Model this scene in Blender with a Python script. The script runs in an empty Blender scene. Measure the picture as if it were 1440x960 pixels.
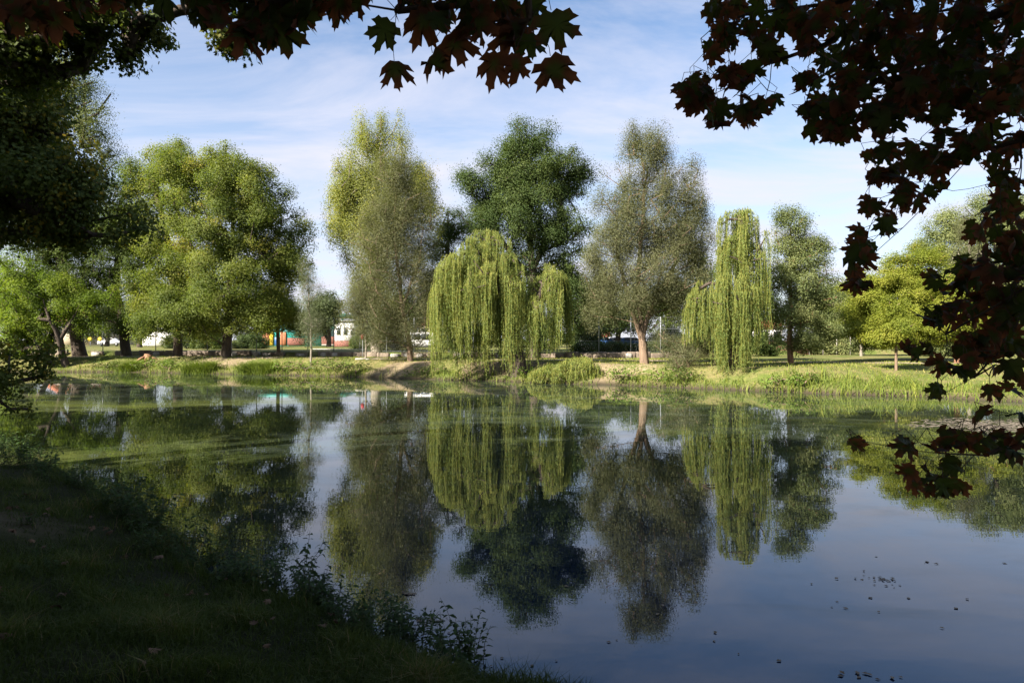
import bpy, math, random
import numpy as np
from mathutils import Vector

random.seed(7)
RNG = np.random.default_rng(7)
scene = bpy.context.scene
COL = scene.collection
F, CX, HOR, EYE = 960.0, 720.0, 478.0, 2.6        # focal length in photo pixels, horizon row, eye height above the water


def at(px, py, d):
    """A photo direction at a real distance d (metres ahead) -> a point in the park."""
    return np.array([(px - CX) / F * d, d, EYE - (py - HOR) / F * d])


def smooth(a, b, x):
    t = np.clip((np.asarray(x, float) - a) / (b - a), 0, 1)
    return t * t * (3 - 2 * t)


def unit(v):
    v = np.asarray(v, float)
    return v / np.maximum(np.linalg.norm(v, axis=-1, keepdims=True), 1e-9)


# ------------------------------------------------------------------ tagging
def tag(o, label=None, cat=None, group=None, kind=None):
    if label: o['label'] = label
    if cat: o['category'] = cat
    if group: o['group'] = group
    if kind: o['kind'] = kind
    return o


def empty(name, loc, label, cat, group=None):
    o = bpy.data.objects.new(name, None)
    o.location = [float(c) for c in loc]
    o.empty_display_size = 0.3
    COL.objects.link(o)
    return tag(o, label, cat, group)


def copy_thing(root, loc, rz=0.0, sc=1.0, label=None):
    r = root.copy(); COL.objects.link(r)
    r.location = [float(c) for c in loc]; r.rotation_euler = (0, 0, rz); r.scale = (sc, sc, sc)
    if label: r['label'] = label
    for ch in list(root.children):
        c = ch.copy(); COL.objects.link(c); c.parent = r
        for g in list(ch.children):
            k = g.copy(); COL.objects.link(k); k.parent = c
    return r


# ------------------------------------------------------------------ meshes
def build(name, verts, faces, mat, parent=None, tone=None, smooth_faces=False, origin=None):
    """One mesh object; faces is an (n,k) array or a list of such arrays. World coordinates, moved to the parent's origin."""
    verts = np.asarray(verts, np.float32).reshape(-1, 3)
    if parent is not None:
        verts = verts - np.array(parent['_o'] if '_o' in parent else parent.matrix_world.translation, np.float32) * 0
    off = np.array(parent.location, np.float32) if parent is not None else np.zeros(3, np.float32)
    p = parent
    while p is not None and p.parent is not None:
        p = p.parent
        off = off + np.array(p.location, np.float32)
    if origin is not None:
        off = np.asarray(origin, np.float32)
    verts = verts - off
    fl = faces if isinstance(faces, list) else [faces]
    fl = [np.asarray(f, np.int32) for f in fl if len(f)]
    loops = np.concatenate([f.ravel() for f in fl])
    starts, s = [], 0
    for f in fl:
        starts.append(s + np.arange(len(f), dtype=np.int32) * f.shape[1]); s += f.size
    starts = np.concatenate(starts)
    me = bpy.data.meshes.new(name)
    me.vertices.add(len(verts)); me.vertices.foreach_set('co', verts.ravel())
    me.loops.add(len(loops)); me.loops.foreach_set('vertex_index', loops)
    me.polygons.add(len(starts)); me.polygons.foreach_set('loop_start', starts)
    if smooth_faces:
        me.polygons.foreach_set('use_smooth', np.ones(len(starts), bool))
    me.update(calc_edges=True)
    if tone is not None:
        a = me.attributes.new('tone', 'FLOAT', 'POINT')
        a.data.foreach_set('value', np.asarray(tone, np.float32))
    me.materials.append(mat)
    o = bpy.data.objects.new(name, me)
    COL.objects.link(o)
    if parent is not None:
        o.parent = parent
    elif origin is not None:
        o.location = [float(c) for c in origin]
    return o


class MB:
    """Collects boxes, tubes and polygons for ONE mesh."""
    def __init__(self): self.v, self.f, self.n = [], {}, 0

    def add(self, verts, faces):
        verts = np.asarray(verts, float).reshape(-1, 3)
        for f in faces: self.f.setdefault(len(f), []).append([i + self.n for i in f])
        self.v.append(verts); self.n += len(verts)

    def box(self, c, size, rz=0.0, bevel=0.0):
        x, y, z = [s / 2 for s in size]
        b = min(bevel, x * .9, y * .9, z * .9)
        pts = []
        if b <= 0:
            for sz in (-z, z):
                for sx, sy in ((-x, -y), (x, -y), (x, y), (-x, y)): pts.append((sx, sy, sz))
            faces = [(3, 2, 1, 0), (4, 5, 6, 7)] + [(i, (i + 1) % 4, 4 + (i + 1) % 4, 4 + i) for i in range(4)]
        else:
            for zz, ins in ((-z, b), (-z + b, 0), (z - b, 0), (z, b)):
                X, Y = x - ins, y - ins
                for sx, sy in ((-X + b, -Y), (X - b, -Y), (X, -Y + b), (X, Y - b), (X - b, Y), (-X + b, Y), (-X, Y - b), (-X, -Y + b)):
                    pts.append((sx, sy, zz))
            faces = [tuple(range(7, -1, -1)), tuple(range(24, 32))]
            for r in range(3):
                for i in range(8): faces.append((r * 8 + i, r * 8 + (i + 1) % 8, r * 8 + 8 + (i + 1) % 8, r * 8 + 8 + i))
        p = np.array(pts); ca, sa = math.cos(rz), math.sin(rz)
        q = np.stack([p[:, 0] * ca - p[:, 1] * sa, p[:, 0] * sa + p[:, 1] * ca, p[:, 2]], 1) + np.asarray(c)
        self.add(q, faces)

    def tube(self, pts, r, sides=8, cap=True):
        pts = [np.asarray(p, float) for p in pts]
        rs = r if hasattr(r, '__len__') else [r] * len(pts)
        rings = []
        for i, p in enumerate(pts):
            d = unit(pts[min(i + 1, len(pts) - 1)] - pts[max(i - 1, 0)])
            u = unit(np.cross(d, [0.31, 0.95, 0.05] if abs(d[1]) < .9 else [1, 0, 0])); w = np.cross(d, u)
            for k in range(sides):
                a = 2 * math.pi * k / sides
                rings.append(p + (u * math.cos(a) + w * math.sin(a)) * rs[i])
        fs = []
        for i in range(len(pts) - 1):
            for k in range(sides):
                fs.append((i * sides + k, i * sides + (k + 1) % sides, (i + 1) * sides + (k + 1) % sides, (i + 1) * sides + k))
        if cap:
            fs.append(tuple(range(sides - 1, -1, -1))); b = (len(pts) - 1) * sides; fs.append(tuple(range(b, b + sides)))
        self.add(rings, fs)

    def build(self, name, mat, parent=None, origin=None, smooth_faces=False):
        return build(name, np.concatenate(self.v), [np.array(f) for f in self.f.values()], mat, parent, origin=origin, smooth_faces=smooth_faces)


# ------------------------------------------------------------------ materials
def nodes(name):
    m = bpy.data.materials.new(name); m.use_nodes = True
    nt = m.node_tree
    for n in list(nt.nodes): nt.nodes.remove(n)
    out = nt.nodes.new('ShaderNodeOutputMaterial')
    return m, nt, out


def N(nt, t, **kw):
    n = nt.nodes.new(t)
    for k, v in kw.items():
        if k.startswith('i_'):
            n.inputs[k[2:].replace('_', ' ')].default_value = v
        else: setattr(n, k, v)
    return n


def ramp(nt, stops, fac=None, interp='LINEAR'):
    r = nt.nodes.new('ShaderNodeValToRGB'); e = r.color_ramp.elements
    r.color_ramp.interpolation = interp
    while len(e) < len(stops): e.new(0.5)
    for el, (p, c) in zip(e, stops):
        el.position = p; el.color = (c[0], c[1], c[2], 1) if hasattr(c, '__len__') else (c, c, c, 1)
    if fac is not None: nt.links.new(fac, r.inputs[0])
    return r


def leaf_mat(name, stops, trans=0.35, rough=0.5, spec=0.25, trans_gain=(1.5, 1.6, 0.7)):
    m, nt, out = nodes(name); L = nt.links.new
    at_ = N(nt, 'ShaderNodeAttribute', attribute_name='tone')
    r = ramp(nt, stops, at_.outputs['Fac'])
    p = N(nt, 'ShaderNodeBsdfPrincipled', i_Roughness=rough + .12)
    p.inputs['Specular IOR Level'].default_value = spec * .7
    L(r.outputs[0], p.inputs['Base Color'])
    t = N(nt, 'ShaderNodeBsdfTranslucent')
    g = N(nt, 'ShaderNodeMix', data_type='RGBA', blend_type='MULTIPLY'); g.inputs[0].default_value = 1
    L(r.outputs[0], g.inputs[6]); g.inputs[7].default_value = (*trans_gain, 1)
    L(g.outputs[2], t.inputs[0])
    mx = N(nt, 'ShaderNodeMixShader'); mx.inputs[0].default_value = trans
    L(p.outputs[0], mx.inputs[1]); L(t.outputs[0], mx.inputs[2]); L(mx.outputs[0], out.inputs[0])
    return m


def surf_mat(name, c1, c2, scale=4.0, rough=0.8, bump=0.0, detail=6, stretch=(1, 1, 1), spec=0.3, metallic=0.0):
    m, nt, out = nodes(name); L = nt.links.new
    tc = N(nt, 'ShaderNodeTexCoord'); mp = N(nt, 'ShaderNodeMapping'); mp.inputs['Scale'].default_value = stretch
    L(tc.outputs['Object'], mp.inputs[0])
    nz = N(nt, 'ShaderNodeTexNoise', i_Scale=scale, i_Detail=detail, i_Roughness=0.65); L(mp.outputs[0], nz.inputs['Vector'])
    r = ramp(nt, [(0.3, c1), (0.7, c2)], nz.outputs['Fac'])
    p = N(nt, 'ShaderNodeBsdfPrincipled', i_Roughness=rough, i_Metallic=metallic)
    p.inputs['Specular IOR Level'].default_value = spec
    L(r.outputs[0], p.inputs['Base Color'])
    if bump:
        b = N(nt, 'ShaderNodeBump', i_Strength=bump, i_Distance=0.05); L(nz.outputs['Fac'], b.inputs['Height']); L(b.outputs[0], p.inputs['Normal'])
    L(p.outputs[0], out.inputs[0])
    return m


def bark_mat(name, c1, c2):
    return surf_mat(name, c1, c2, scale=9, rough=0.9, bump=0.9, detail=8, stretch=(1, 1, 0.22), spec=0.15)


BARK_D = bark_mat('bark_dark', (0.035, 0.026, 0.02), (0.11, 0.085, 0.065))
BARK_B = bark_mat('bark_brown', (0.11, 0.075, 0.05), (0.3, 0.21, 0.145))
BARK_G = bark_mat('bark_grey', (0.14, 0.12, 0.09), (0.36, 0.31, 0.25))
BARK_R = bark_mat('bark_reddish', (0.12, 0.06, 0.035), (0.36, 0.2, 0.12))

LEAF_LINDEN = leaf_mat('leaf_lime_green', [(0, (0.065, 0.094, 0.02)), (0.55, (0.125, 0.153, 0.032)), (0.9, (0.195, 0.2, 0.044)), (1, (0.26, 0.2, 0.03))], 0.4)
LEAF_OAK = leaf_mat('leaf_oak_green', [(0, (0.032, 0.056, 0.014)), (0.6, (0.062, 0.09, 0.022)), (1, (0.1, 0.12, 0.032))], 0.28)
LEAF_MID = leaf_mat('leaf_mid_green', [(0, (0.04, 0.066, 0.014)), (0.6, (0.075, 0.105, 0.02)), (1, (0.125, 0.145, 0.03))], 0.35)
LEAF_SHORE = leaf_mat('leaf_fresh_green', [(0, (0.07, 0.11, 0.014)), (0.6, (0.13, 0.18, 0.022)), (1, (0.2, 0.22, 0.03))], 0.45)
LEAF_GREY = leaf_mat('leaf_grey_willow', [(0, (0.085, 0.092, 0.042)), (0.6, (0.13, 0.134, 0.064)), (0.93, (0.17, 0.168, 0.086)), (1, (0.24, 0.19, 0.08))], 0.3, spec=0.15)
LEAF_YOUNG = leaf_mat('leaf_young_grey', [(0, (0.08, 0.095, 0.05)), (0.6, (0.13, 0.145, 0.08)), (1, (0.2, 0.21, 0.12))], 0.25)
LEAF_POPLAR = leaf_mat('leaf_poplar_yellow', [(0, (0.1, 0.125, 0.034)), (0.5, (0.19, 0.205, 0.05)), (0.85, (0.27, 0.27, 0.06)), (1, (0.42, 0.34, 0.05))], 0.35)
LEAF_WEEP = leaf_mat('leaf_weeping_willow', [(0, (0.085, 0.12, 0.028)), (0.5, (0.155, 0.195, 0.05)), (0.88, (0.23, 0.25, 0.066)), (1, (0.34, 0.31, 0.07))], 0.35)
LEAF_BRIGHT = leaf_mat('leaf_bright_hornbeam', [(0, (0.105, 0.135, 0.017)), (0.6, (0.19, 0.21, 0.028)), (1, (0.27, 0.26, 0.04))], 0.42)
LEAF_SOFT = leaf_mat('leaf_olive_green', [(0, (0.09, 0.115, 0.042)), (0.6, (0.15, 0.175, 0.064)), (1, (0.23, 0.23, 0.085))], 0.3)
LEAF_DARK = leaf_mat('leaf_field_maple', [(0, (0.042, 0.064, 0.013)), (0.7, (0.082, 0.105, 0.018)), (0.93, (0.15, 0.14, 0.02)), (1, (0.32, 0.22, 0.016))], 0.28)
LEAF_FAR = leaf_mat('leaf_far_green', [(0, (0.04, 0.058, 0.022)), (0.6, (0.07, 0.088, 0.032)), (1, (0.11, 0.12, 0.045))], 0.25)
LEAF_MAPLE = leaf_mat('leaf_maple_autumn', [(0, (0.045, 0.075, 0.014)), (0.42, (0.05, 0.06, 0.014)), (0.66, (0.085, 0.038, 0.018)), (1, (0.15, 0.055, 0.028))], 0.5, rough=0.45, trans_gain=(1.4, 1.1, 0.6))
LEAF_ORANGE = leaf_mat('leaf_maple_dry', [(0, (0.3, 0.11, 0.03)), (1, (0.5, 0.2, 0.07))], 0.35, trans_gain=(1.3, 1.0, 0.8))
LEAF_NETTLE = leaf_mat('leaf_bank_weed', [(0, (0.022, 0.045, 0.012)), (0.6, (0.04, 0.075, 0.018)), (1, (0.07, 0.11, 0.03))], 0.3)
LEAF_BUSH = leaf_mat('leaf_shore_bush', [(0, (0.07, 0.115, 0.018)), (0.6, (0.12, 0.18, 0.03)), (1, (0.2, 0.25, 0.045))], 0.35)
GRASS_NEAR = leaf_mat('blade_shaded_grass', [(0, (0.034, 0.05, 0.011)), (0.6, (0.062, 0.088, 0.017)), (0.9, (0.1, 0.118, 0.03)), (1, (0.2, 0.155, 0.08))], 0.25)  # darker blade colours, the near bank's shade put into them
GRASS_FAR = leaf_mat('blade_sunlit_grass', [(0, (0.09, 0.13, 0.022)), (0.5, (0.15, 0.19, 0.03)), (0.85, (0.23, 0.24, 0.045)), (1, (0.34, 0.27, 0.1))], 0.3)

STONE = surf_mat('wall_stone', (0.09, 0.068, 0.05), (0.25, 0.195, 0.145), scale=2.2, bump=0.7)
CONCRETE = surf_mat('pale_concrete', (0.26, 0.235, 0.2), (0.42, 0.385, 0.34), scale=6, bump=0.3)
STEEL = surf_mat('grey_steel', (0.2, 0.21, 0.22), (0.34, 0.35, 0.36), scale=12, rough=0.5)
DARKSTEEL = surf_mat('dark_steel', (0.05, 0.055, 0.06), (0.11, 0.115, 0.12), scale=12, rough=0.5)
WHITE = surf_mat('white_render', (0.68, 0.66, 0.62), (0.82, 0.8, 0.77), scale=1.2)
CREAM = surf_mat('cream_render', (0.58, 0.47, 0.33), (0.7, 0.58, 0.42), scale=1.2)
TEAL = surf_mat('teal_cladding', (0.02, 0.2, 0.18), (0.035, 0.3, 0.26), scale=2, rough=0.45)
TEAL_L = surf_mat('pale_teal_glazing', (0.12, 0.36, 0.36), (0.2, 0.48, 0.48), scale=1.4, rough=0.25)
ORANGE = surf_mat('orange_panel', (0.34, 0.13, 0.06), (0.44, 0.18, 0.09), scale=2)
YELLOW = surf_mat('yellow_panel', (0.5, 0.36, 0.03), (0.66, 0.47, 0.05), scale=3)
BLUE = surf_mat('blue_panel', (0.03, 0.085, 0.22), (0.05, 0.13, 0.32), scale=3, rough=0.45)
BRICKRED = surf_mat('brick_red', (0.14, 0.06, 0.045), (0.25, 0.1, 0.075), scale=5)
ROOFRED = surf_mat('roof_tile_red', (0.36, 0.11, 0.06), (0.55, 0.2, 0.11), scale=5, stretch=(1, 1, 4))
GLASS = surf_mat('dark_window_glass', (0.03, 0.035, 0.045), (0.08, 0.09, 0.11), scale=2, rough=0.1, spec=0.6)
RUBBER = surf_mat('tyre_rubber', (0.015, 0.015, 0.015), (0.03, 0.03, 0.03), scale=6)
REDSIGN = surf_mat('red_sign_paint', (0.42, 0.03, 0.06), (0.55, 0.06, 0.09), scale=6, rough=0.4)
DEBRIS = surf_mat('dead_floating_leaf', (0.05, 0.035, 0.022), (0.26, 0.2, 0.13), scale=9)
SCUM = surf_mat('dry_pond_scum', (0.09, 0.075, 0.05), (0.24, 0.195, 0.15), scale=5.0)

# ------------------------------------------------------------------ the pond and the land
POND = np.array([(-0.2, 5.2), (-1.43, 6.24), (-2.46, 6.95), (-3.65, 7.9), (-5, 9.6), (-7.3, 11.9), (-10.3, 14.7), (-12.8, 16.9),
                 (-17.5, 22), (-24, 31), (-31, 40), (-40, 48.5), (-42, 53)]
                + [tuple(at(px, 0, d)[:2]) for px, d in ((70, 55.2), (160, 55.5), (270, 53), (360, 51.2), (440, 49.6), (520, 47.6), (565, 46.2), (620, 44.6), (700, 43.2),
                                                         (780, 41.2), (815, 40.0), (850, 39.9), (950, 37.4), (1000, 36.3), (1080, 34.4), (1200, 32.4), (1300, 31.3), (1440, 28.6), (1600, 26))]
                + [(33, 22), (45, 16), (46, 6), (30, 0.5), (18, 0.2), (10, 1.6), (4, 3.6)])


def pond_sd(x, y):
    """Signed distance to the pond's edge, positive on land."""
    x = np.asarray(x, float); y = np.asarray(y, float)
    shp = x.shape; x = x.ravel(); y = y.ravel()
    best = np.full(x.shape, 1e9); inside = np.zeros(x.shape, bool)
    K = len(POND)
    for i in range(K):
        a, b = POND[i], POND[(i + 1) % K]
        e = b - a
        t = np.clip(((x - a[0]) * e[0] + (y - a[1]) * e[1]) / (e @ e), 0, 1)
        best = np.minimum(best, np.hypot(x - a[0] - t * e[0], y - a[1] - t * e[1]))
        c = (a[1] > y) != (b[1] > y)
        with np.errstate(divide='ignore', invalid='ignore'):
            xi = a[0] + (y - a[1]) * e[0] / (e[1] if abs(e[1]) > 1e-9 else 1e-9)
        inside ^= c & (x < xi)
    return (np.where(inside, -best, best) + 0.12 * np.sin(x * 1.7 + y) * np.sin(y * 1.3 - x * .6)).reshape(shp)


WALL = np.array([(-75, 66), (-44, 64.2), (-30, 63.2), (-17, 60), (-6, 56.5), (10, 55.2), (16, 56.5)])
WALLX = np.vstack([WALL, [(22, 66), (34, 71), (60, 74), (140, 76)]])


def height(x, y):
    x = np.asarray(x, float); y = np.asarray(y, float)
    d = pond_sd(x, y)
    w = 3.0 + 8.5 * smooth(15, 24, x)
    nearf = 1 - smooth(19, 27, y)
    w = w * (1 - nearf) + 4.6 * nearf
    top = 1.12 * (1 - nearf) + 1.0 * nearf
    dd = np.maximum(d, 0)
    h = 0.22 * smooth(0, 0.45, dd) + (top - 0.22) * smooth(0.0, 1.0, dd / w)
    h = np.where(d < 0, np.maximum(-1.1, 0.4 * d), h)
    bump = 0.05 * (np.sin(x * 0.9 + 1.3) * np.sin(y * 1.1) + 0.6 * np.sin(x * 2.3 + y * 1.7) * np.sin(y * 2.9 - x * .4))
    h = h + np.where(d > 0, bump * smooth(0.2, 1.5, dd) * (1 - 0.7 * smooth(4, 6, dd)), 0)
    wy = np.interp(x, WALLX[:, 0], WALLX[:, 1])
    h = h + 0.42 * smooth(-0.1, 0.5, y - wy) * (y > 40)
    return h


def ground(x, y): return float(height(np.array([x]), np.array([y]))[0])


def stand(px, d):
    x = (px - CX) / F * d
    return np.array([x, d, ground(x, d)])


def axis(fine0, fine1, step, lo, hi):
    a = [fine0]; s = step
    while a[-1] > lo: s *= 1.35; a.append(max(a[-1] - s, lo))
    c = [fine1]; s = step
    while c[-1] < hi: s *= 1.35; c.append(min(c[-1] + s, hi))
    return np.array(sorted(set(a[::-1] + list(np.arange(fine0, fine1, step)) + c)))


xs, ys = axis(-52, 38, 0.33, -900, 900), axis(-2, 72, 0.33, -70, 1100)
GX, GY = np.meshgrid(xs, ys)
GZ = height(GX, GY)
nx, ny = len(xs), len(ys)
idx = np.arange(nx * ny).reshape(ny, nx)
quads = np.stack([idx[:-1, :-1], idx[:-1, 1:], idx[1:, 1:], idx[1:, :-1]], -1).reshape(-1, 4)
# bare earth where feet and shade keep the grass away on the far bank
soil = np.zeros_like(GX)
for px, d, rx, ry, a in ((560, 47.8, 3.0, 1.6, 1.0), (715, 45.5, 4.0, 2.2, .9), (850, 41.5, 1.4, 2.4, 1.0), (910, 40.8, 3.5, 2.0, .5), (1060, 38.5, 3.6, 2.2, .5), (320, 55, 4, 2.5, .8), (230, 57.5, 4, 1.5, .5), (1000, 39.5, 3, 2, .3),
                         (60, 61, 12, 2, .4), (620, 50, 4, 3, .5), (1240, 45, 3, 3, .5), (1280, 53, 5, 3, .5)):
    cx = (px - CX) / F * d
    soil = np.maximum(soil, a * np.exp(-((GX - cx) / rx) ** 2 - ((GY - d) / ry) ** 2))
for cx, cy, rx, ry, a in ((-6.6, 8.0, 1.8, 0.9, 0.9), (-3.6, 4.2, 1.2, .6, .5)):
    soil = np.maximum(soil, a * np.exp(-((GX - cx) / rx) ** 2 - ((GY - cy) / ry) ** 2))


def ground_mat():
    m, nt, out = nodes('park_ground'); L = nt.links.new
    geo = N(nt, 'ShaderNodeNewGeometry')
    at_ = N(nt, 'ShaderNodeAttribute', attribute_name='tone')
    n1 = N(nt, 'ShaderNodeTexNoise', i_Scale=0.45, i_Detail=8, i_Roughness=0.7); L(geo.outputs['Position'], n1.inputs['Vector'])
    n2 = N(nt, 'ShaderNodeTexNoise', i_Scale=5.0, i_Detail=8, i_Roughness=0.75); L(geo.outputs['Position'], n2.inputs['Vector'])
    green = ramp(nt, [(0.25, (0.05, 0.075, 0.016)), (0.6, (0.11, 0.135, 0.03)), (0.8, (0.2, 0.18, 0.06))], n2.outputs['Fac'])
    dry = ramp(nt, [(0.3, (0.13, 0.11, 0.045)), (0.7, (0.27, 0.215, 0.1))], n2.outputs['Fac'])
    k1 = ramp(nt, [(0.42, 0.0), (0.62, 0.9)], n1.outputs['Fac'])
    mx1 = N(nt, 'ShaderNodeMix', data_type='RGBA'); L(k1.outputs[0], mx1.inputs[0]); L(green.outputs[0], mx1.inputs[6]); L(dry.outputs[0], mx1.inputs[7])
    earth = ramp(nt, [(0.3, (0.16, 0.115, 0.075)), (0.7, (0.33, 0.25, 0.165))], n2.outputs['Fac'])
    ad = N(nt, 'ShaderNodeMath', operation='MULTIPLY_ADD'); L(n2.outputs['Fac'], ad.inputs[0]); ad.inputs[1].default_value = 0.9; L(at_.outputs['Fac'], ad.inputs[2])
    k2 = ramp(nt, [(0.86, 0.0), (1.25, 0.8)], ad.outputs[0])
    mx2 = N(nt, 'ShaderNodeMix', data_type='RGBA'); L(k2.outputs[0], mx2.inputs[0]); L(mx1.outputs[2], mx2.inputs[6]); L(earth.outputs[0], mx2.inputs[7])
    sp_ = N(nt, 'ShaderNodeSeparateXYZ'); L(geo.outputs['Position'], sp_.inputs[0])
    wet = ramp(nt, [(0.0, 1.0), (1.0, 0.0)]); wr = N(nt, 'ShaderNodeMapRange'); wr.inputs['From Min'].default_value = .05; wr.inputs['From Max'].default_value = .3
    L(sp_.outputs['Z'], wr.inputs['Value']); L(wr.outputs[0], wet.inputs[0])
    mud = N(nt, 'ShaderNodeMix', data_type='RGBA'); L(wet.outputs[0], mud.inputs[0]); L(mx2.outputs[2], mud.inputs[6]); mud.inputs[7].default_value = (.06, .048, .03, 1)
    shade_at = N(nt, 'ShaderNodeAttribute', attribute_name='bank_shade')
    shade_cols = ramp(nt, [(0.3, (0.016, 0.016, 0.008)), (0.6, (0.03, 0.034, 0.012)), (0.75, (0.05, 0.04, 0.024))], n2.outputs['Fac'])  # near ground darkened, the bank's shade put into its colour
    mx3 = N(nt, 'ShaderNodeMix', data_type='RGBA'); L(shade_at.outputs['Fac'], mx3.inputs[0]); L(mud.outputs[2], mx3.inputs[6]); L(shade_cols.outputs[0], mx3.inputs[7])
    p = N(nt, 'ShaderNodeBsdfPrincipled', i_Roughness=0.95); p.inputs['Specular IOR Level'].default_value = 0.1
    L(mx3.outputs[2], p.inputs['Base Color'])
    b = N(nt, 'ShaderNodeBump', i_Strength=0.8, i_Distance=0.08); L(n2.outputs['Fac'], b.inputs['Height']); L(b.outputs[0], p.inputs['Normal'])
    L(p.outputs[0], out.inputs[0])
    return m


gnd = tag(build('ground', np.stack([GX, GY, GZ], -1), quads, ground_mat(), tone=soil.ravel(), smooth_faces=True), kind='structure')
ga = gnd.data.attributes.new('bank_shade', 'FLOAT', 'POINT')
ga.data.foreach_set('value', ((1 - smooth(20, 26, GY)) * (1 - .35 * soil)).ravel().astype(np.float32))  # mask of the painted shade, covers the whole near side


def water_mat():
    m, nt, out = nodes('pond_water'); L = nt.links.new
    geo = N(nt, 'ShaderNodeNewGeometry')
    p = N(nt, 'ShaderNodeBsdfPrincipled', i_Roughness=0.008, i_IOR=1.58)
    p.inputs['Specular Tint'].default_value = (.66, .82, 1.0, 1)
    p.inputs['Specular IOR Level'].default_value = 0.55
    # murky olive body; the near side's blue is sky reflection put into the colour
    nb = N(nt, 'ShaderNodeTexNoise', i_Scale=0.22, i_Detail=4); L(geo.outputs['Position'], nb.inputs['Vector'])
    body = ramp(nt, [(0.3, (0.010, 0.015, 0.010)), (0.7, (0.019, 0.026, 0.012))], nb.outputs['Fac'])
    # thin green film of duckweed and algae, in drawn-out rafts
    mp = N(nt, 'ShaderNodeMapping'); mp.inputs['Scale'].default_value = (0.16, 0.42, 1); L(geo.outputs['Position'], mp.inputs[0])
    nf = N(nt, 'ShaderNodeTexNoise', i_Scale=1.0, i_Detail=7, i_Roughness=0.62, i_Distortion=0.6); L(mp.outputs[0], nf.inputs['Vector'])
    ns = N(nt, 'ShaderNodeTexNoise', i_Scale=14.0, i_Detail=3, i_Roughness=0.8); L(geo.outputs['Position'], ns.inputs['Vector'])
    sep = N(nt, 'ShaderNodeSeparateXYZ'); L(geo.outputs['Position'], sep.inputs[0])

    def mrange(sock, a, b):
        r = N(nt, 'ShaderNodeMapRange', interpolation_type='SMOOTHSTEP'); r.inputs['From Min'].default_value = a; r.inputs['From Max'].default_value = b
        L(sock, r.inputs['Value']); return r.outputs[0]

    def mul(a, b):
        n = N(nt, 'ShaderNodeMath', operation='MULTIPLY'); L(a, n.inputs[0])
        if isinstance(b, (int, float)): n.inputs[1].default_value = b
        else: L(b, n.inputs[1])
        return n.outputs[0]

    def add(a, b):
        n = N(nt, 'ShaderNodeMath', operation='ADD'); L(a, n.inputs[0])
        if isinstance(b, (int, float)): n.inputs[1].default_value = b
        else: L(b, n.inputs[1])
        return n.outputs[0]
    left = mul(mul(mrange(sep.outputs['X'], -4.0, -9.0), mrange(sep.outputs['Y'], 12, 16)), mrange(sep.outputs['Y'], 34, 24))
    far = mul(mrange(sep.outputs['Y'], 15, 24), mrange(sep.outputs['Y'], 36, 28))
    region = add(mul(left, 0.2), mul(far, 0.03))
    k = add(nf.outputs['Fac'], region)
    fk = ramp(nt, [(0.55, 0.0), (0.82, 0.6)], k)
    speck = ramp(nt, [(0.3, 0.75), (0.62, 1.0)], ns.outputs['Fac'])
    fac = mul(fk.outputs[0], speck.outputs[0])
    df = N(nt, 'ShaderNodeBsdfDiffuse')
    fc = ramp(nt, [(0.3, (0.05, 0.062, 0.014)), (0.7, (0.1, 0.112, 0.026))], ns.outputs['Fac']); L(fc.outputs[0], df.inputs[0])
    sky_tint = N(nt, 'ShaderNodeMix', data_type='RGBA'); L(mrange(sep.outputs['Y'], 13, 6), sky_tint.inputs[0]); L(body.outputs[0], sky_tint.inputs[6]); sky_tint.inputs[7].default_value = (.004, .009, .028, 1)  # reflected sky blue painted into the body colour close by
    L(sky_tint.outputs[2], p.inputs['Base Color'])
    # slow, low ripples
    mp2 = N(nt, 'ShaderNodeMapping'); mp2.inputs['Scale'].default_value = (0.55, 1.3, 1); L(geo.outputs['Position'], mp2.inputs[0])
    nr = N(nt, 'ShaderNodeTexNoise', i_Scale=1.5, i_Detail=3, i_Roughness=0.5); L(mp2.outputs[0], nr.inputs['Vector'])
    b = N(nt, 'ShaderNodeBump', i_Strength=0.3, i_Distance=0.004); L(nr.outputs['Fac'], b.inputs['Height']); L(b.outputs[0], p.inputs['Normal'])
    mp3 = N(nt, 'ShaderNodeMapping'); mp3.inputs['Scale'].default_value = (.35, .6, 1); mp3.inputs['Rotation'].default_value = (0, 0, .5); L(geo.outputs['Position'], mp3.inputs[0])
    nd = N(nt, 'ShaderNodeTexNoise', i_Scale=1.3, i_Detail=9, i_Roughness=0.72, i_Distortion=1.2); L(mp3.outputs[0], nd.inputs['Vector'])
    dust = ramp(nt, [(0.46, 0.0), (0.74, 0.16)], nd.outputs['Fac'])
    dd_ = N(nt, 'ShaderNodeBsdfDiffuse'); dd_.inputs[0].default_value = (.13, .15, .13, 1)
    md = N(nt, 'ShaderNodeMixShader'); L(dust.outputs[0], md.inputs[0]); L(p.outputs[0], md.inputs[1]); L(dd_.outputs[0], md.inputs[2])
    mx = N(nt, 'ShaderNodeMixShader'); L(fac, mx.inputs[0]); L(md.outputs[0], mx.inputs[1]); L(df.outputs[0], mx.inputs[2])
    L(mx.outputs[0], out.inputs[0])
    return m


WZ = 0.0
tag(build('water', [(-47, -1, WZ), (48, -1, WZ), (48, 58, WZ), (-47, 58, WZ)], np.array([[0, 1, 2, 3]]), water_mat()), kind='structure')

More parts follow.
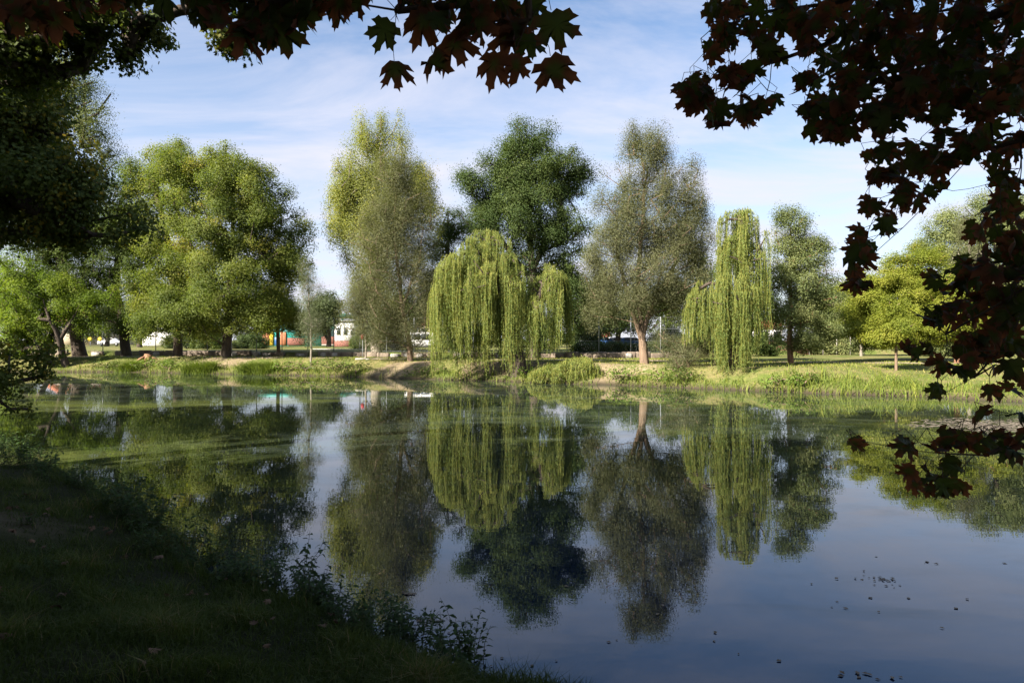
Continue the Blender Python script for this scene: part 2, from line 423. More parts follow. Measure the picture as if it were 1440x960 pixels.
# the footpath along the far bank
PATH = np.array([(-75, 58), (-41, 60.3), (-29, 59.6), (-17, 56), (-8, 52.6), (2, 50.4), (11, 48.6), (18, 46.2), (24, 43.8), (32, 41.5), (60, 38)])
px_ = np.arange(-74, 59, 0.5)
py_ = np.interp(px_, PATH[:, 0], PATH[:, 1])
py_ = np.convolve(np.pad(py_, 8, mode='edge'), np.ones(17) / 17, 'valid')
rows = []
for k, o in enumerate((-0.75, -0.25, 0.25, 0.75)):
    yy = py_ + o + 0.14 * np.sin(px_ * 1.1 + k * 2) + 0.08 * np.sin(px_ * 2.9 + k)
    rows.append(np.stack([px_, yy, height(px_, yy) + 0.022], -1))
pv = np.stack(rows, 0); n_ = len(px_)
pi = np.arange(4 * n_).reshape(4, n_)
tag(build('path', pv, np.stack([pi[:-1, :-1], pi[:-1, 1:], pi[1:, 1:], pi[1:, :-1]], -1).reshape(-1, 4),
          surf_mat('trodden_earth', (0.22, 0.165, 0.115), (0.42, 0.33, 0.24), scale=3, bump=0.4), smooth_faces=True), kind='structure')


# ------------------------------------------------------------------ trees
def leaf_quads(P, A, Nn, L, W, bend=0.12):
    B = unit(np.cross(A, Nn))
    L = np.asarray(L).reshape(-1, 1) * np.ones((len(P), 1)); W = np.asarray(W).reshape(-1, 1) * np.ones((len(P), 1))
    mid = P + A * L * 0.48 + Nn * L * bend
    V = np.stack([P, mid + B * W / 2, P + A * L, mid - B * W / 2], 1).reshape(-1, 3)
    return V, np.arange(len(P) * 4).reshape(-1, 4)


LOBE = np.array([(0, 0), (.30, .10), (.5, .22), (.28, .38), (.46, .66), (.16, .62), (0, 1.0), (-.16, .62), (-.46, .66), (-.28, .38), (-.5, .22), (-.30, .10)])


def leaf_lobed(P, A, Nn, L, W, bend=0.1):
    """Small lobed leaves, for trees close enough to show the leaf's outline: a fan of quads."""
    B = unit(np.cross(A, Nn)); n = len(P)
    L = np.asarray(L).reshape(-1, 1) * np.ones((n, 1))
    k = len(LOBE)
    V = np.empty((n, k, 3))
    for i, (u, v) in enumerate(LOBE):
        V[:, i] = P + B * L * u * W + A * L * v + Nn * L * (bend * (1 - 3 * u * u) * (0 < v))
    base = (np.arange(n) * k)[:, None]
    f = np.array([(0, 1, 2, 3), (0, 3, 4, 5), (0, 5, 6, 7), (0, 7, 8, 9), (0, 9, 10, 11)])
    return V.reshape(-1, 3), (base[:, :, None] + f[None]).reshape(-1, 4)


class Skel:
    def __init__(self): self.p, self.par = [], []

    def add(self, p, par): self.p.append(np.asarray(p, float)); self.par.append(par); return len(self.p) - 1

    def near(self, q): return int(np.argmin(np.sum((np.array(self.p) - q) ** 2, 1)))

    def line(self, pts, step=0.7, wob=0.06, par=None):
        if par is None: par = self.near(np.asarray(pts[0])) if self.p else -1
        first = True
        for i, q in enumerate(pts):
            q = np.asarray(q, float)
            if par < 0: par = self.add(q, -1); continue
            s = self.p[par]; ln = np.linalg.norm(q - s)
            if first and ln < 1e-3: first = False; continue
            k = max(1, int(ln / step))
            for j in range(1, k + 1):
                jit = RNG.normal(0, wob, 3) * (j < k)
                par = self.add(s + (q - s) * j / k + jit, par)
            first = False
        return par

    def grow(self, targets, step=0.8, wob=0.1, up=0.7, order=None, sag=0.12):
        """Tie every target into the skeleton by the cheapest, upward-running limb."""
        P = np.array(self.p); tips = []
        T = np.asarray(targets)
        root = P[0]
        if order is None:
            order = np.argsort(np.min(np.linalg.norm(T[:, None] - P[None, ::3], axis=2), 1))
        for i in order:
            q = T[i]; P = np.array(self.p)
            d = np.linalg.norm(P - q, axis=1) + up * np.maximum(0, P[:, 2] - q[2] + 0.15 * np.hypot(P[:, 0] - q[0], P[:, 1] - q[1])) * 1.5
            par = int(np.argmin(d)); s = P[par]; ln = np.linalg.norm(q - s)
            k = max(1, int(ln / step))
            for j in range(1, k + 1):
                t = j / k
                pt = s + (q - s) * t + np.array([0, 0, sag * ln * t * (1 - t)]) + RNG.normal(0, wob, 3) * (j < k)
                par = self.add(pt, par)
            tips.append(par)
        return tips

    def mesh(self, base_r, min_r=0.012, expo=2.1, sides=6, flare=1.3):
        n = len(self.p); cnt = np.zeros(n); kids = np.zeros(n, int)
        for i in range(n):
            if self.par[i] >= 0: kids[self.par[i]] += 1
        cnt[kids == 0] = 1
        for i in range(n - 1, 0, -1):
            if self.par[i] >= 0: cnt[self.par[i]] += cnt[i]
        r = np.maximum(base_r * (cnt / cnt[0]) ** (1 / expo), min_r)
        P = np.array(self.p)
        hgt = P[:, 2] - P[0, 2]
        r = r * (1 + (flare - 1) * np.exp(-np.maximum(hgt, 0) / (base_r * 1.4 + .05)) * (cnt > cnt[0] * .6))
        e = np.array([i for i in range(n) if self.par[i] >= 0]); pa = np.array(self.par)[e]
        a, b = P[pa], P[e]; ra, rb = np.minimum(r[pa], r[e] * 1.35), r[e]
        main = cnt[pa] > 0
        ra = np.where(cnt[e] > 0.55 * cnt[pa], r[pa], ra)
        d = unit(b - a); ref = np.where(np.abs(d[:, 2:3]) < 0.9, np.array([[0, 0, 1.0]]), np.array([[1.0, 0, 0]]))
        u = unit(np.cross(d, ref)); w = np.cross(d, u)
        ang = np.arange(sides) * 2 * np.pi / sides
        ring = u[:, None] * np.cos(ang)[None, :, None] + w[:, None] * np.sin(ang)[None, :, None]
        b2 = b + d * (rb * 0.35)[:, None]
        V = np.concatenate([a[:, None] + ring * ra[:, None, None], b2[:, None] + ring * rb[:, None, None]], 1)
        m = len(e); base = (np.arange(m) * 2 * sides)[:, None]
        k = np.arange(sides); f = np.stack([k, (k + 1) % sides, sides + (k + 1) % sides, sides + k], 1)
        return V.reshape(-1, 3), (base[:, :, None] + f[None]).reshape(-1, 4), r


def sample_blobs(blobs, n, bias=0.45, sep=0.0):
    """blobs: (centre xyz, radii xyz, weight). Points biased towards the outside of each blob."""
    w = np.array([b[2] for b in blobs], float); w /= w.sum()
    pick = RNG.choice(len(blobs), n, p=w)
    C = np.array([b[0] for b in blobs])[pick]; R = np.array([b[1] for b in blobs])[pick]
    d = unit(RNG.normal(0, 1, (n, 3))); r = RNG.random(n)[:, None] ** bias
    return C + d * r * R, d


def crown(centres, out, rc, per, L, W, zs=0.8, upn=0.5, droop=0.3, tone_var=0.5, fn=leaf_quads, yellow=None, axis_up=None):
    n = len(centres)
    rcs = rc * RNG.uniform(0.42, 1.3, n)
    cnt = np.maximum(8, (per * (rcs / rc) ** 2 * RNG.uniform(0.7, 1.25, n))).astype(int)
    ci = np.repeat(np.arange(n), cnt); m = len(ci)
    dirs = unit(RNG.normal(0, 1, (m, 3)))
    off = dirs * (RNG.random(m)[:, None] ** 0.5) * rcs[ci][:, None] * np.array([1, 1, zs])
    # a little extra scatter breaks the outline of each clump
    off += RNG.normal(0, 0.19 * rc, (m, 3)) * (RNG.random(m)[:, None] < 0.45)
    P = np.asarray(centres)[ci] + off
    Nn = unit(0.7 * dirs + np.array([0, 0, upn]) + 0.35 * out[ci] + 0.42 * RNG.normal(0, 1, (m, 3)))
    A = RNG.normal(0, 1, (m, 3)) + (np.array([0, 0, -droop]) if axis_up is None else np.array([0, 0, axis_up])) + 0.4 * dirs
    A = unit(A - Nn * np.sum(A * Nn, 1, keepdims=True))
    s = RNG.uniform(0.7, 1.25, m)
    V, Fc = fn(P, A, Nn, L * s, W * s if fn is leaf_quads else W)
    ct = RNG.random(n)
    t = np.clip(tone_var * ct[ci] + (1 - tone_var) * RNG.random(m), 0, 0.9)
    if yellow is not None:
        frac, pos = yellow
        yc = RNG.random(n) < frac
        t = np.where(yc[ci] & (RNG.random(m) < 0.7), RNG.uniform(0.85, 1.0, m), t)
        t = np.where(RNG.random(m) < pos, RNG.uniform(0.92, 1.0, m), t)
    k = len(V) // m
    return V, Fc, np.repeat(t, k)


def blobs_px(spec, d):
    """spec rows: px, py, rx_px, ry_px, depth offset in m, depth radius in m (or None), weight"""
    out = []
    for row in spec:
        px, py, rx, ry = row[:4]
        dy = row[4] if len(row) > 4 else 0.0
        ryd = row[5] if len(row) > 5 and row[5] else rx / F * d
        w = row[6] if len(row) > 6 else 1.0
        c = at(px, py, d); c[1] += dy
        R = np.array([rx / F * d, ryd, ry / F * d])
        out.append((c, R, w * (R[0] * R[1] + R[0] * R[2] + R[1] * R[2])))
    return out


def tree(name, label, cat, px, d, spec, leafmat, bark, clumps, per, rc, L, W, r=0.25, stems=None, zs=0.8, up=0.7, sides=7, bias=0.45, group=None, base=None, upn=0.5, droop=0.3,
         yellow=None, fn=leaf_quads, tone_var=0.5, axis_up=None, wob=0.1, step=0.8, blobs=None, keep=None, sag=0.12):
    b = np.array(base) if base is not None else stand(px, d)
    root = empty(name, b, label, cat, group)
    bl = blobs if blobs is not None else blobs_px(spec, d)
    cen = sum(np.array(x[0]) * x[2] for x in bl) / sum(x[2] for x in bl)
    if fn is leaf_quads and b[1] > 30:
        L, W, per, tone_var = L * .6, W * .62, int(per * 2.6), max(tone_var, .62)
    C, O = sample_blobs(bl, clumps, bias)
    if keep is not None:
        k = keep(C); C, O = C[k], O[k]
    sk = Skel(); sk.add(b - np.array([0, 0, 0.25]), -1)
    if stems is None:
        top = max(x[0][2] + 0.35 * x[1][2] for x in bl)
        mid = b + np.array([0, 0, (cen[2] - b[2]) * 0.45]) + RNG.normal(0, .12, 3) * np.array([1, 1, 0])
        stems = [[b, mid, cen * np.array([1, 1, 0]) * 0.75 + mid * np.array([.25, .25, 0]) + np.array([0, 0, cen[2]]), np.array([cen[0], cen[1], top])]]
    for s in stems:
        sk.line([np.asarray(q) for q in s], step=0.8, wob=0.05)
    sk.grow(C, step=step, wob=wob, up=up, sag=sag)
    V, Fc, _ = sk.mesh(r, sides=sides)
    build('trunk', V, Fc, bark, root, smooth_faces=True)
    V, Fc, t = crown(C, unit(C - cen), rc, per, L, W, zs, upn, droop, tone_var, fn, yellow, axis_up)
    build('crown', V, Fc, leafmat, root, tone=t)
    return root


# --- far side, from the left end of the pond to the right
tree('lime_tree', 'large bright green lime tree with broad round crown and dark trunk by the far bank', 'tree', 318, 56.5,
     [(318, 300, 78, 78), (345, 380, 80, 70), (255, 375, 70, 75, 1), (385, 320, 42, 60), (275, 260, 62, 50), (318, 432, 90, 38, 0), (240, 452, 44, 30, -1), (380, 440, 36, 26, 0), (290, 455, 40, 20, -1), (405, 375, 30, 28), (230, 440, 40, 30), (305, 235, 36, 34), (395, 420, 38, 28), (358, 262, 30, 34), (335, 310, 62, 62, -3.5, 2), (410, 335, 26, 36), (300, 215, 22, 18), (422, 350, 14, 16), (345, 240, 24, 24, -1)],
     LEAF_LINDEN, BARK_D, 560, 230, 1.05, 0.21, 0.16, r=0.36, yellow=(0.02, 0.006),
     stems=[[stand(318, 56.5), at(322, 440, 56.5), at(325, 380, 56.5), at(330, 300, 56.8), at(322, 240, 57)], [at(322, 440, 56.5), at(280, 380, 57), at(262, 320, 57.5)], [at(323, 410, 56.5), at(370, 360, 56), at(395, 320, 56)]])
tree('lime_tree', 'thinner lime tree with open yellowish top standing just left of the large lime', 'tree', 250, 60.5,
     [(215, 255, 42, 48), (245, 300, 48, 60), (200, 330, 30, 50), (248, 225, 30, 26), (235, 400, 50, 55)],
     LEAF_LINDEN, BARK_D, 170, 210, 1.0, 0.21, 0.16, r=0.36, yellow=(0.06, 0.02),
     stems=[[stand(250, 60.5), at(248, 430, 60.5), at(236, 340, 60.5), at(215, 250, 60.5)]])
tree('oak_tree', 'mid green tree with bent dark leaning trunk behind the footpath', 'tree', 178, 61.5,
     [(175, 330, 50, 60), (165, 270, 40, 50), (205, 400, 38, 45), (130, 410, 42, 40), (190, 445, 35, 22), (145, 350, 40, 50)],
     LEAF_MID, BARK_D, 210, 220, 1.0, 0.19, 0.14, r=0.4,
     stems=[[stand(178, 61.5), at(174, 470, 61.5), at(168, 430, 61.5), at(162, 405, 61.7), at(172, 340, 62), at(170, 280, 62)]])
tree('oak_tree', 'tree with very thick dark trunk tilting left behind the footpath', 'tree', 112, 61,
     [(80, 330, 60, 70), (60, 400, 60, 50), (110, 400, 40, 40), (40, 300, 60, 70), (120, 330, 40, 40)],
     LEAF_MID, BARK_D, 220, 220, 1.0, 0.19, 0.14, r=0.52,
     stems=[[stand(112, 61), at(106, 465, 61), at(98, 430, 61), at(84, 360, 61), at(70, 300, 61)]])
tree('shore_tree', 'small fresh green tree with crooked trunk leaning out at the water edge', 'tree', 93, 56.2,
     [(110, 418, 34, 26), (75, 440, 34, 26), (60, 405, 40, 28), (125, 455, 26, 18), (20, 425, 40, 36), (45, 460, 34, 24), (148, 425, 26, 22), (15, 375, 36, 26)],
     LEAF_SHORE, BARK_D, 150, 170, 0.8, 0.19, 0.15, r=0.26,
     stems=[[stand(93, 56.2), at(88, 500, 56), at(84, 478, 55.6), at(70, 450, 55), at(60, 420, 55)], [at(84, 478, 55.6), at(105, 445, 55.5), at(115, 420, 55.5)]])
tree('shore_tree', 'low second stem of fresh green foliage bending over the water beside the crooked tree', 'tree', 74, 56.3,
     [(50, 480, 26, 18), (28, 455, 30, 24), (10, 490, 26, 22), (70, 468, 22, 14)],
     LEAF_SHORE, BARK_D, 60, 150, 0.7, 0.18, 0.14, r=0.2,
     stems=[[stand(74, 56.3), at(66, 508, 55.6), at(58, 495, 55), at(48, 478, 54.5)]])
tree('small_lime', 'slender young tree with thin dark trunk and fresh green leaves before the sports fence', 'tree', 392, 61.5,
     [(390, 430, 26, 32), (380, 410, 24, 28), (405, 447, 20, 24), (370, 445, 20, 22)],
     LEAF_LINDEN, BARK_B, 62, 190, 0.72, 0.19, 0.15, r=0.16, stems=[[stand(392, 61.5), at(392, 455, 61.5), at(391, 420, 61.5)]])
for px, d, spec, lab in ((437, 51.6, [(435, 425, 19, 45), (433, 390, 12, 28), (440, 460, 18, 24)], 'young grey-green tree with bare thin stem beside a white stone slab, taller of two'),
                         (514, 52.5, [(512, 440, 20, 36), (520, 468, 24, 20), (508, 410, 16, 26)], 'young grey-green tree with pale stem close to the red sign')):
    tree('young_tree', lab, 'tree', px, d, spec, LEAF_YOUNG, BARK_G, 85, 120, 0.55, 0.11, 0.045, r=0.075, zs=1.5, up=1.2, axis_up=0.5,
         stems=[[stand(px, d), at(px, 470, d), at(spec[1][0], spec[1][1], d)]])
tree('poplar_tree', 'tall yellowing poplar rising behind the grey willow', 'tree', 530, 59,
     [(530, 215, 40, 55), (500, 265, 40, 60), (485, 290, 30, 50), (560, 250, 40, 60), (520, 320, 60, 70), (590, 265, 22, 55), (465, 245, 14, 18), (600, 300, 22, 40), (535, 175, 12, 22), (510, 190, 10, 22), (560, 180, 10, 18), (535, 400, 40, 50)],
     LEAF_POPLAR, BARK_G, 420, 190, 0.85, 0.16, 0.13, r=0.42, zs=1.7, up=1.5, yellow=(0.06, 0.02), axis_up=0.2, bias=0.5,
     stems=[[stand(530, 59), at(530, 400, 59), at(528, 300, 59), at(531, 190, 59)], [at(530, 380, 59), at(500, 310, 59), at(492, 230, 59)], [at(530, 360, 59), at(575, 300, 59), at(588, 240, 59)]])
tree('silver_willow', 'tall grey-green silver willow left of the large weeping willow', 'tree', 577, 49.5,
     [(550, 265, 34, 58), (548, 340, 58, 58), (575, 310, 44, 60), (540, 415, 58, 50), (595, 380, 28, 60), (500, 440, 24, 40), (580, 455, 30, 30), (540, 465, 40, 24), (562, 232, 22, 30), (605, 420, 16, 34)],
     LEAF_GREY, BARK_B, 460, 240, 0.78, 0.14, 0.06, r=0.2, zs=1.5, up=1.4, axis_up=0.4, yellow=(0.0, 0.015),
     stems=[[stand(577, 49.5), at(575, 475, 49.5), at(565, 430, 49.5), at(556, 340, 49.5), at(556, 240, 49.5)], [at(570, 455, 49.5), at(530, 410, 49.8), at(520, 350, 50)], [at(566, 430, 49.5), at(590, 370, 49), at(595, 320, 49)]])
tree('background_oak', 'dark green tree filling the gap behind the two willows', 'tree', 635, 66,
     [(622, 350, 26, 40), (630, 420, 36, 45), (640, 320, 24, 26)], LEAF_OAK, BARK_D, 110, 200, 1.0, 0.19, 0.14, r=0.3)
tree('oak_tree', 'tall dark green oak rising behind the large weeping willow', 'tree', 752, 53.5,
     [(740, 225, 48, 50), (690, 260, 46, 46), (790, 250, 42, 48), (735, 300, 70, 60), (790, 320, 44, 60), (680, 310, 40, 40), (770, 400, 55, 60), (815, 420, 30, 45), (725, 195, 22, 26), (768, 192, 16, 22), (700, 400, 50, 60), (660, 250, 20, 16), (815, 235, 20, 30), (755, 250, 60, 50)],
     LEAF_OAK, BARK_D, 540, 230, 1.0, 0.18, 0.13, r=0.42,
     stems=[[stand(752, 53.5), at(750, 430, 53.5), at(746, 330, 53.5), at(738, 220, 53.5)], [at(750, 400, 53.5), at(700, 330, 53), at(685, 270, 53)], [at(749, 380, 53.5), at(785, 310, 54), at(795, 250, 54)]])
tree('silver_willow', 'broad grey-green silver willow with forked pale brown trunk on open bank', 'tree', 906, 42.3,
     [(905, 235, 42, 55), (870, 300, 44, 62), (915, 320, 66, 66), (965, 300, 26, 70), (975, 340, 28, 52), (860, 370, 42, 50), (900, 405, 66, 40), (960, 400, 40, 44), (940, 290, 34, 60), (945, 350, 40, 50), (848, 425, 30, 36), (840, 380, 22, 40), (925, 205, 20, 28), (970, 240, 16, 24), (985, 300, 14, 30), (895, 200, 18, 26)],
     LEAF_GREY, BARK_B, 620, 230, 0.66, 0.135, 0.06, r=0.26, zs=1.5, up=1.5, axis_up=0.4, yellow=(0.0, 0.012),
     stems=[[stand(906, 42.3), at(904, 485, 42.3), at(901, 450, 42.3), at(897, 400, 42.4), at(905, 300, 42.4), at(912, 220, 42.4)],
            [at(903, 478, 42.3), at(886, 430, 42), at(868, 360, 42), at(866, 290, 42)], [at(904, 472, 42.3), at(916, 430, 42.6), at(950, 370, 42.8), at(970, 280, 42.8)]])
tree('willow_bush', 'low grey-green willow bush at the foot of the right weeping willow', 'shrub', 968, 39.5,
     [(965, 492, 30, 24), (940, 480, 26, 22), (985, 482, 18, 20), (950, 512, 26, 10), (1000, 500, 12, 18)],
     LEAF_GREY, BARK_B, 90, 130, 0.5, 0.12, 0.042, r=0.09, zs=0.9, stems=[[stand(968, 39.5), at(965, 500, 39.5), at(962, 480, 39.5)]])
tree('alder_tree', 'dusky green tree with reddish trunk right of the right weeping willow', 'tree', 1112, 42.5,
     [(1112, 325, 22, 34), (1120, 375, 42, 40), (1100, 400, 32, 40), (1142, 420, 42, 42), (1115, 450, 46, 38), (1155, 462, 28, 26), (1165, 368, 16, 12), (1135, 350, 30, 20), (1160, 345, 12, 8), (1170, 350, 8, 6), (1125, 480, 34, 14), (1158, 395, 16, 14)],
     LEAF_SOFT, BARK_R, 290, 170, 0.62, 0.14, 0.095, r=0.17,
     stems=[[stand(1112, 42.5), at(1110, 480, 42.5), at(1112, 420, 42.5), at(1112, 320, 42.5)]])
tree('hornbeam_tree', 'round bright yellow-green tree in full sun with reddish trunk', 'tree', 1286, 48.5,
     [(1268, 400, 66, 52), (1232, 425, 46, 48), (1305, 425, 56, 52), (1265, 455, 76, 32), (1285, 368, 40, 28), (1222, 452, 46, 36), (1300, 470, 50, 20)],
     LEAF_BRIGHT, BARK_R, 380, 210, 0.78, 0.17, 0.12, r=0.17, zs=0.55, stems=[[stand(1286, 48.5), at(1284, 470, 48.5), at(1276, 420, 48.5), at(1275, 360, 48.5)]])
tree('hornbeam_tree', 'thin-stemmed bright green sapling standing in the tall bank grass', 'tree', 1260, 37.5,
     [(1262, 462, 34, 26), (1258, 440, 26, 22), (1240, 474, 18, 12)], LEAF_BRIGHT, BARK_B, 80, 150, 0.5, 0.14, 0.1, r=0.075, zs=0.6, stems=[[stand(1260, 37.5), at(1261, 470, 37.5), at(1260, 430, 37.5)]])
tree('hornbeam_tree', 'bright green tree half hidden behind the dark maple leaves, brown trunk', 'tree', 1346, 43.5,
     [(1350, 420, 44, 50), (1385, 440, 40, 40), (1345, 460, 44, 24)], LEAF_BRIGHT, BARK_R, 150, 200, 0.7, 0.16, 0.12, r=0.16, zs=0.6)
tree('hornbeam_tree', 'pale-stemmed bright green tree farther back beyond the sandy path', 'tree', 1211, 63,
     [(1206, 420, 26, 30), (1215, 450, 30, 24), (1222, 400, 24, 24)], LEAF_BRIGHT, BARK_G, 100, 190, 0.8, 0.18, 0.13, r=0.12, zs=0.6, stems=[[stand(1211, 63), at(1211, 465, 63), at(1210, 410, 63)]])
tree('beech_tree', 'big soft green tree topping the skyline behind the round bright tree', 'tree', 1400, 76,
     [(1390, 325, 80, 50), (1340, 335, 48, 46), (1408, 290, 44, 30), (1430, 370, 80, 70), (1330, 380, 50, 60), (1480, 340, 60, 70), (1380, 420, 80, 50)],
     LEAF_SOFT, BARK_D, 380, 230, 1.3, 0.24, 0.18, r=0.45)
tree('silver_willow', 'pale grey conical tree standing before the big soft green tree', 'tree', 1362, 68,
     [(1362, 345, 22, 40), (1365, 390, 34, 40), (1358, 315, 12, 18)], LEAF_GREY, BARK_G, 130, 160, 0.8, 0.16, 0.06, r=0.2, zs=1.4, axis_up=0.4)
# distant trees on the far side of the playing field
for i, (px, d, spec, lab, mt) in enumerate((
        (462, 104, [(462, 425, 26, 24), (452, 448, 26, 22), (432, 456, 24, 24)], 'olive distant tree above the flat teal roof', LEAF_FAR),
        (150, 112, [(143, 452, 26, 26), (170, 445, 24, 30), (110, 450, 30, 26)], 'distant tree between two dark trunks beside the yellow discs', LEAF_FAR),
        (196, 100, [(194, 450, 15, 26), (200, 432, 12, 18)], 'distant dark green tree left of the long white shed', LEAF_OAK),
        (300, 98, [(290, 462, 40, 24), (265, 450, 34, 28), (340, 455, 34, 26), (360, 462, 20, 18)], 'distant tree seen low under the large lime', LEAF_FAR),
        (565, 96, [(560, 450, 36, 28), (590, 435, 36, 36), (620, 440, 30, 36)], 'distant broad tree behind the white van', LEAF_OAK),
        (700, 100, [(690, 440, 50, 40), (740, 440, 50, 40)], 'distant tree hidden behind the large weeping willow', LEAF_OAK),
        (838, 84, [(835, 430, 30, 40), (820, 455, 26, 20), (858, 455, 20, 14)], 'distant dark tree right of the oak', LEAF_OAK),
        (870, 88, [(880, 450, 30, 20), (905, 440, 36, 30), (945, 430, 30, 46)], 'distant tree with orange-brown twigs behind the forked trunk', LEAF_MID),
        (1000, 84, [(990, 410, 30, 66), (1025, 440, 36, 40), (1065, 430, 30, 40)], 'distant dark tree between the silver willow and the right weeping willow', LEAF_OAK),
        (1160, 92, [(1150, 435, 40, 40), (1185, 428, 40, 38), (1120, 450, 26, 20), (1205, 455, 30, 22)], 'distant light green tree over the overgrown wire fence', LEAF_SOFT),
        (1250, 110, [(1240, 440, 80, 38), (1320, 430, 60, 44), (1190, 455, 40, 26)], 'distant tree low behind the bright trees', LEAF_SOFT),
        (40, 108, [(30, 440, 50, 34), (-10, 420, 60, 50)], 'distant tree low at the far left end of the field', LEAF_FAR),
        (1450, 100, [(1430, 440, 60, 34), (1500, 420, 60, 50)], 'distant tree low behind the dark maple leaves', LEAF_SOFT))):
    tree('distant_tree', lab, 'tree', px, d, spec, mt, BARK_D, 90, 150, 1.5, 0.34, 0.26, r=0.35, group='trees beyond the playing field', sides=5)


for px, d, w, h, lab, mt in ((262, 84, 34, 12, 'rounded dark shrub at the edge of the playing field left of the large lime trunk', LEAF_OAK), (292, 80, 26, 14, 'taller rounded shrub close behind the large lime trunk', LEAF_MID), (352, 82, 26, 12, 'dark shrub between the large lime trunk and the pavilion', LEAF_OAK),
                             (506, 80, 14, 16, 'green shrub against the right corner of the white house', LEAF_MID), (545, 72, 30, 15, 'dark shrub behind the left silver willow', LEAF_OAK), (660, 66, 50, 22, 'broad dark shrub behind the large weeping willow', LEAF_OAK),
                             (760, 66, 40, 24, 'dark shrub under the oak, right of the large willow trunk', LEAF_OAK), (985, 60, 36, 24, 'dark shrub behind the grey willow bush', LEAF_OAK), (822, 64, 22, 26, 'dark shrub at the left end of the hedge behind the dangling strands', LEAF_OAK), (940, 63, 36, 20, 'dark shrub behind the hedge right of the forked trunk', LEAF_OAK), (1070, 62, 34, 22, 'dark shrub behind the right weeping willow', LEAF_OAK), (1150, 74, 40, 20, 'olive shrub row piece at the overgrown wire fence', LEAF_SOFT), (1330, 62, 50, 16, 'olive shrub under the half hidden bright tree', LEAF_SOFT), (1245, 78, 60, 26, 'wide green shrub far behind the round bright tree', LEAF_MID), (1400, 72, 70, 30, 'wide green shrub behind the dark maple leaves at the far right', LEAF_MID), (1300, 80, 50, 24, 'green shrub between the two wide far shrubs on the right', LEAF_SOFT)):
    gy = HOR + (EYE - ground((px - CX) / F * d, d)) / d * F
    tree('field_shrub', lab, 'shrub', px, d, [(px, gy - h * .9, w * .6, h * .8), (px - w * .5, gy - h * .6, w * .5, h * .6), (px + w * .5, gy - h * .7, w * .5, h * .65)], mt, BARK_D, 60, 130, 0.6, 0.2, 0.15, r=.08, sides=5)


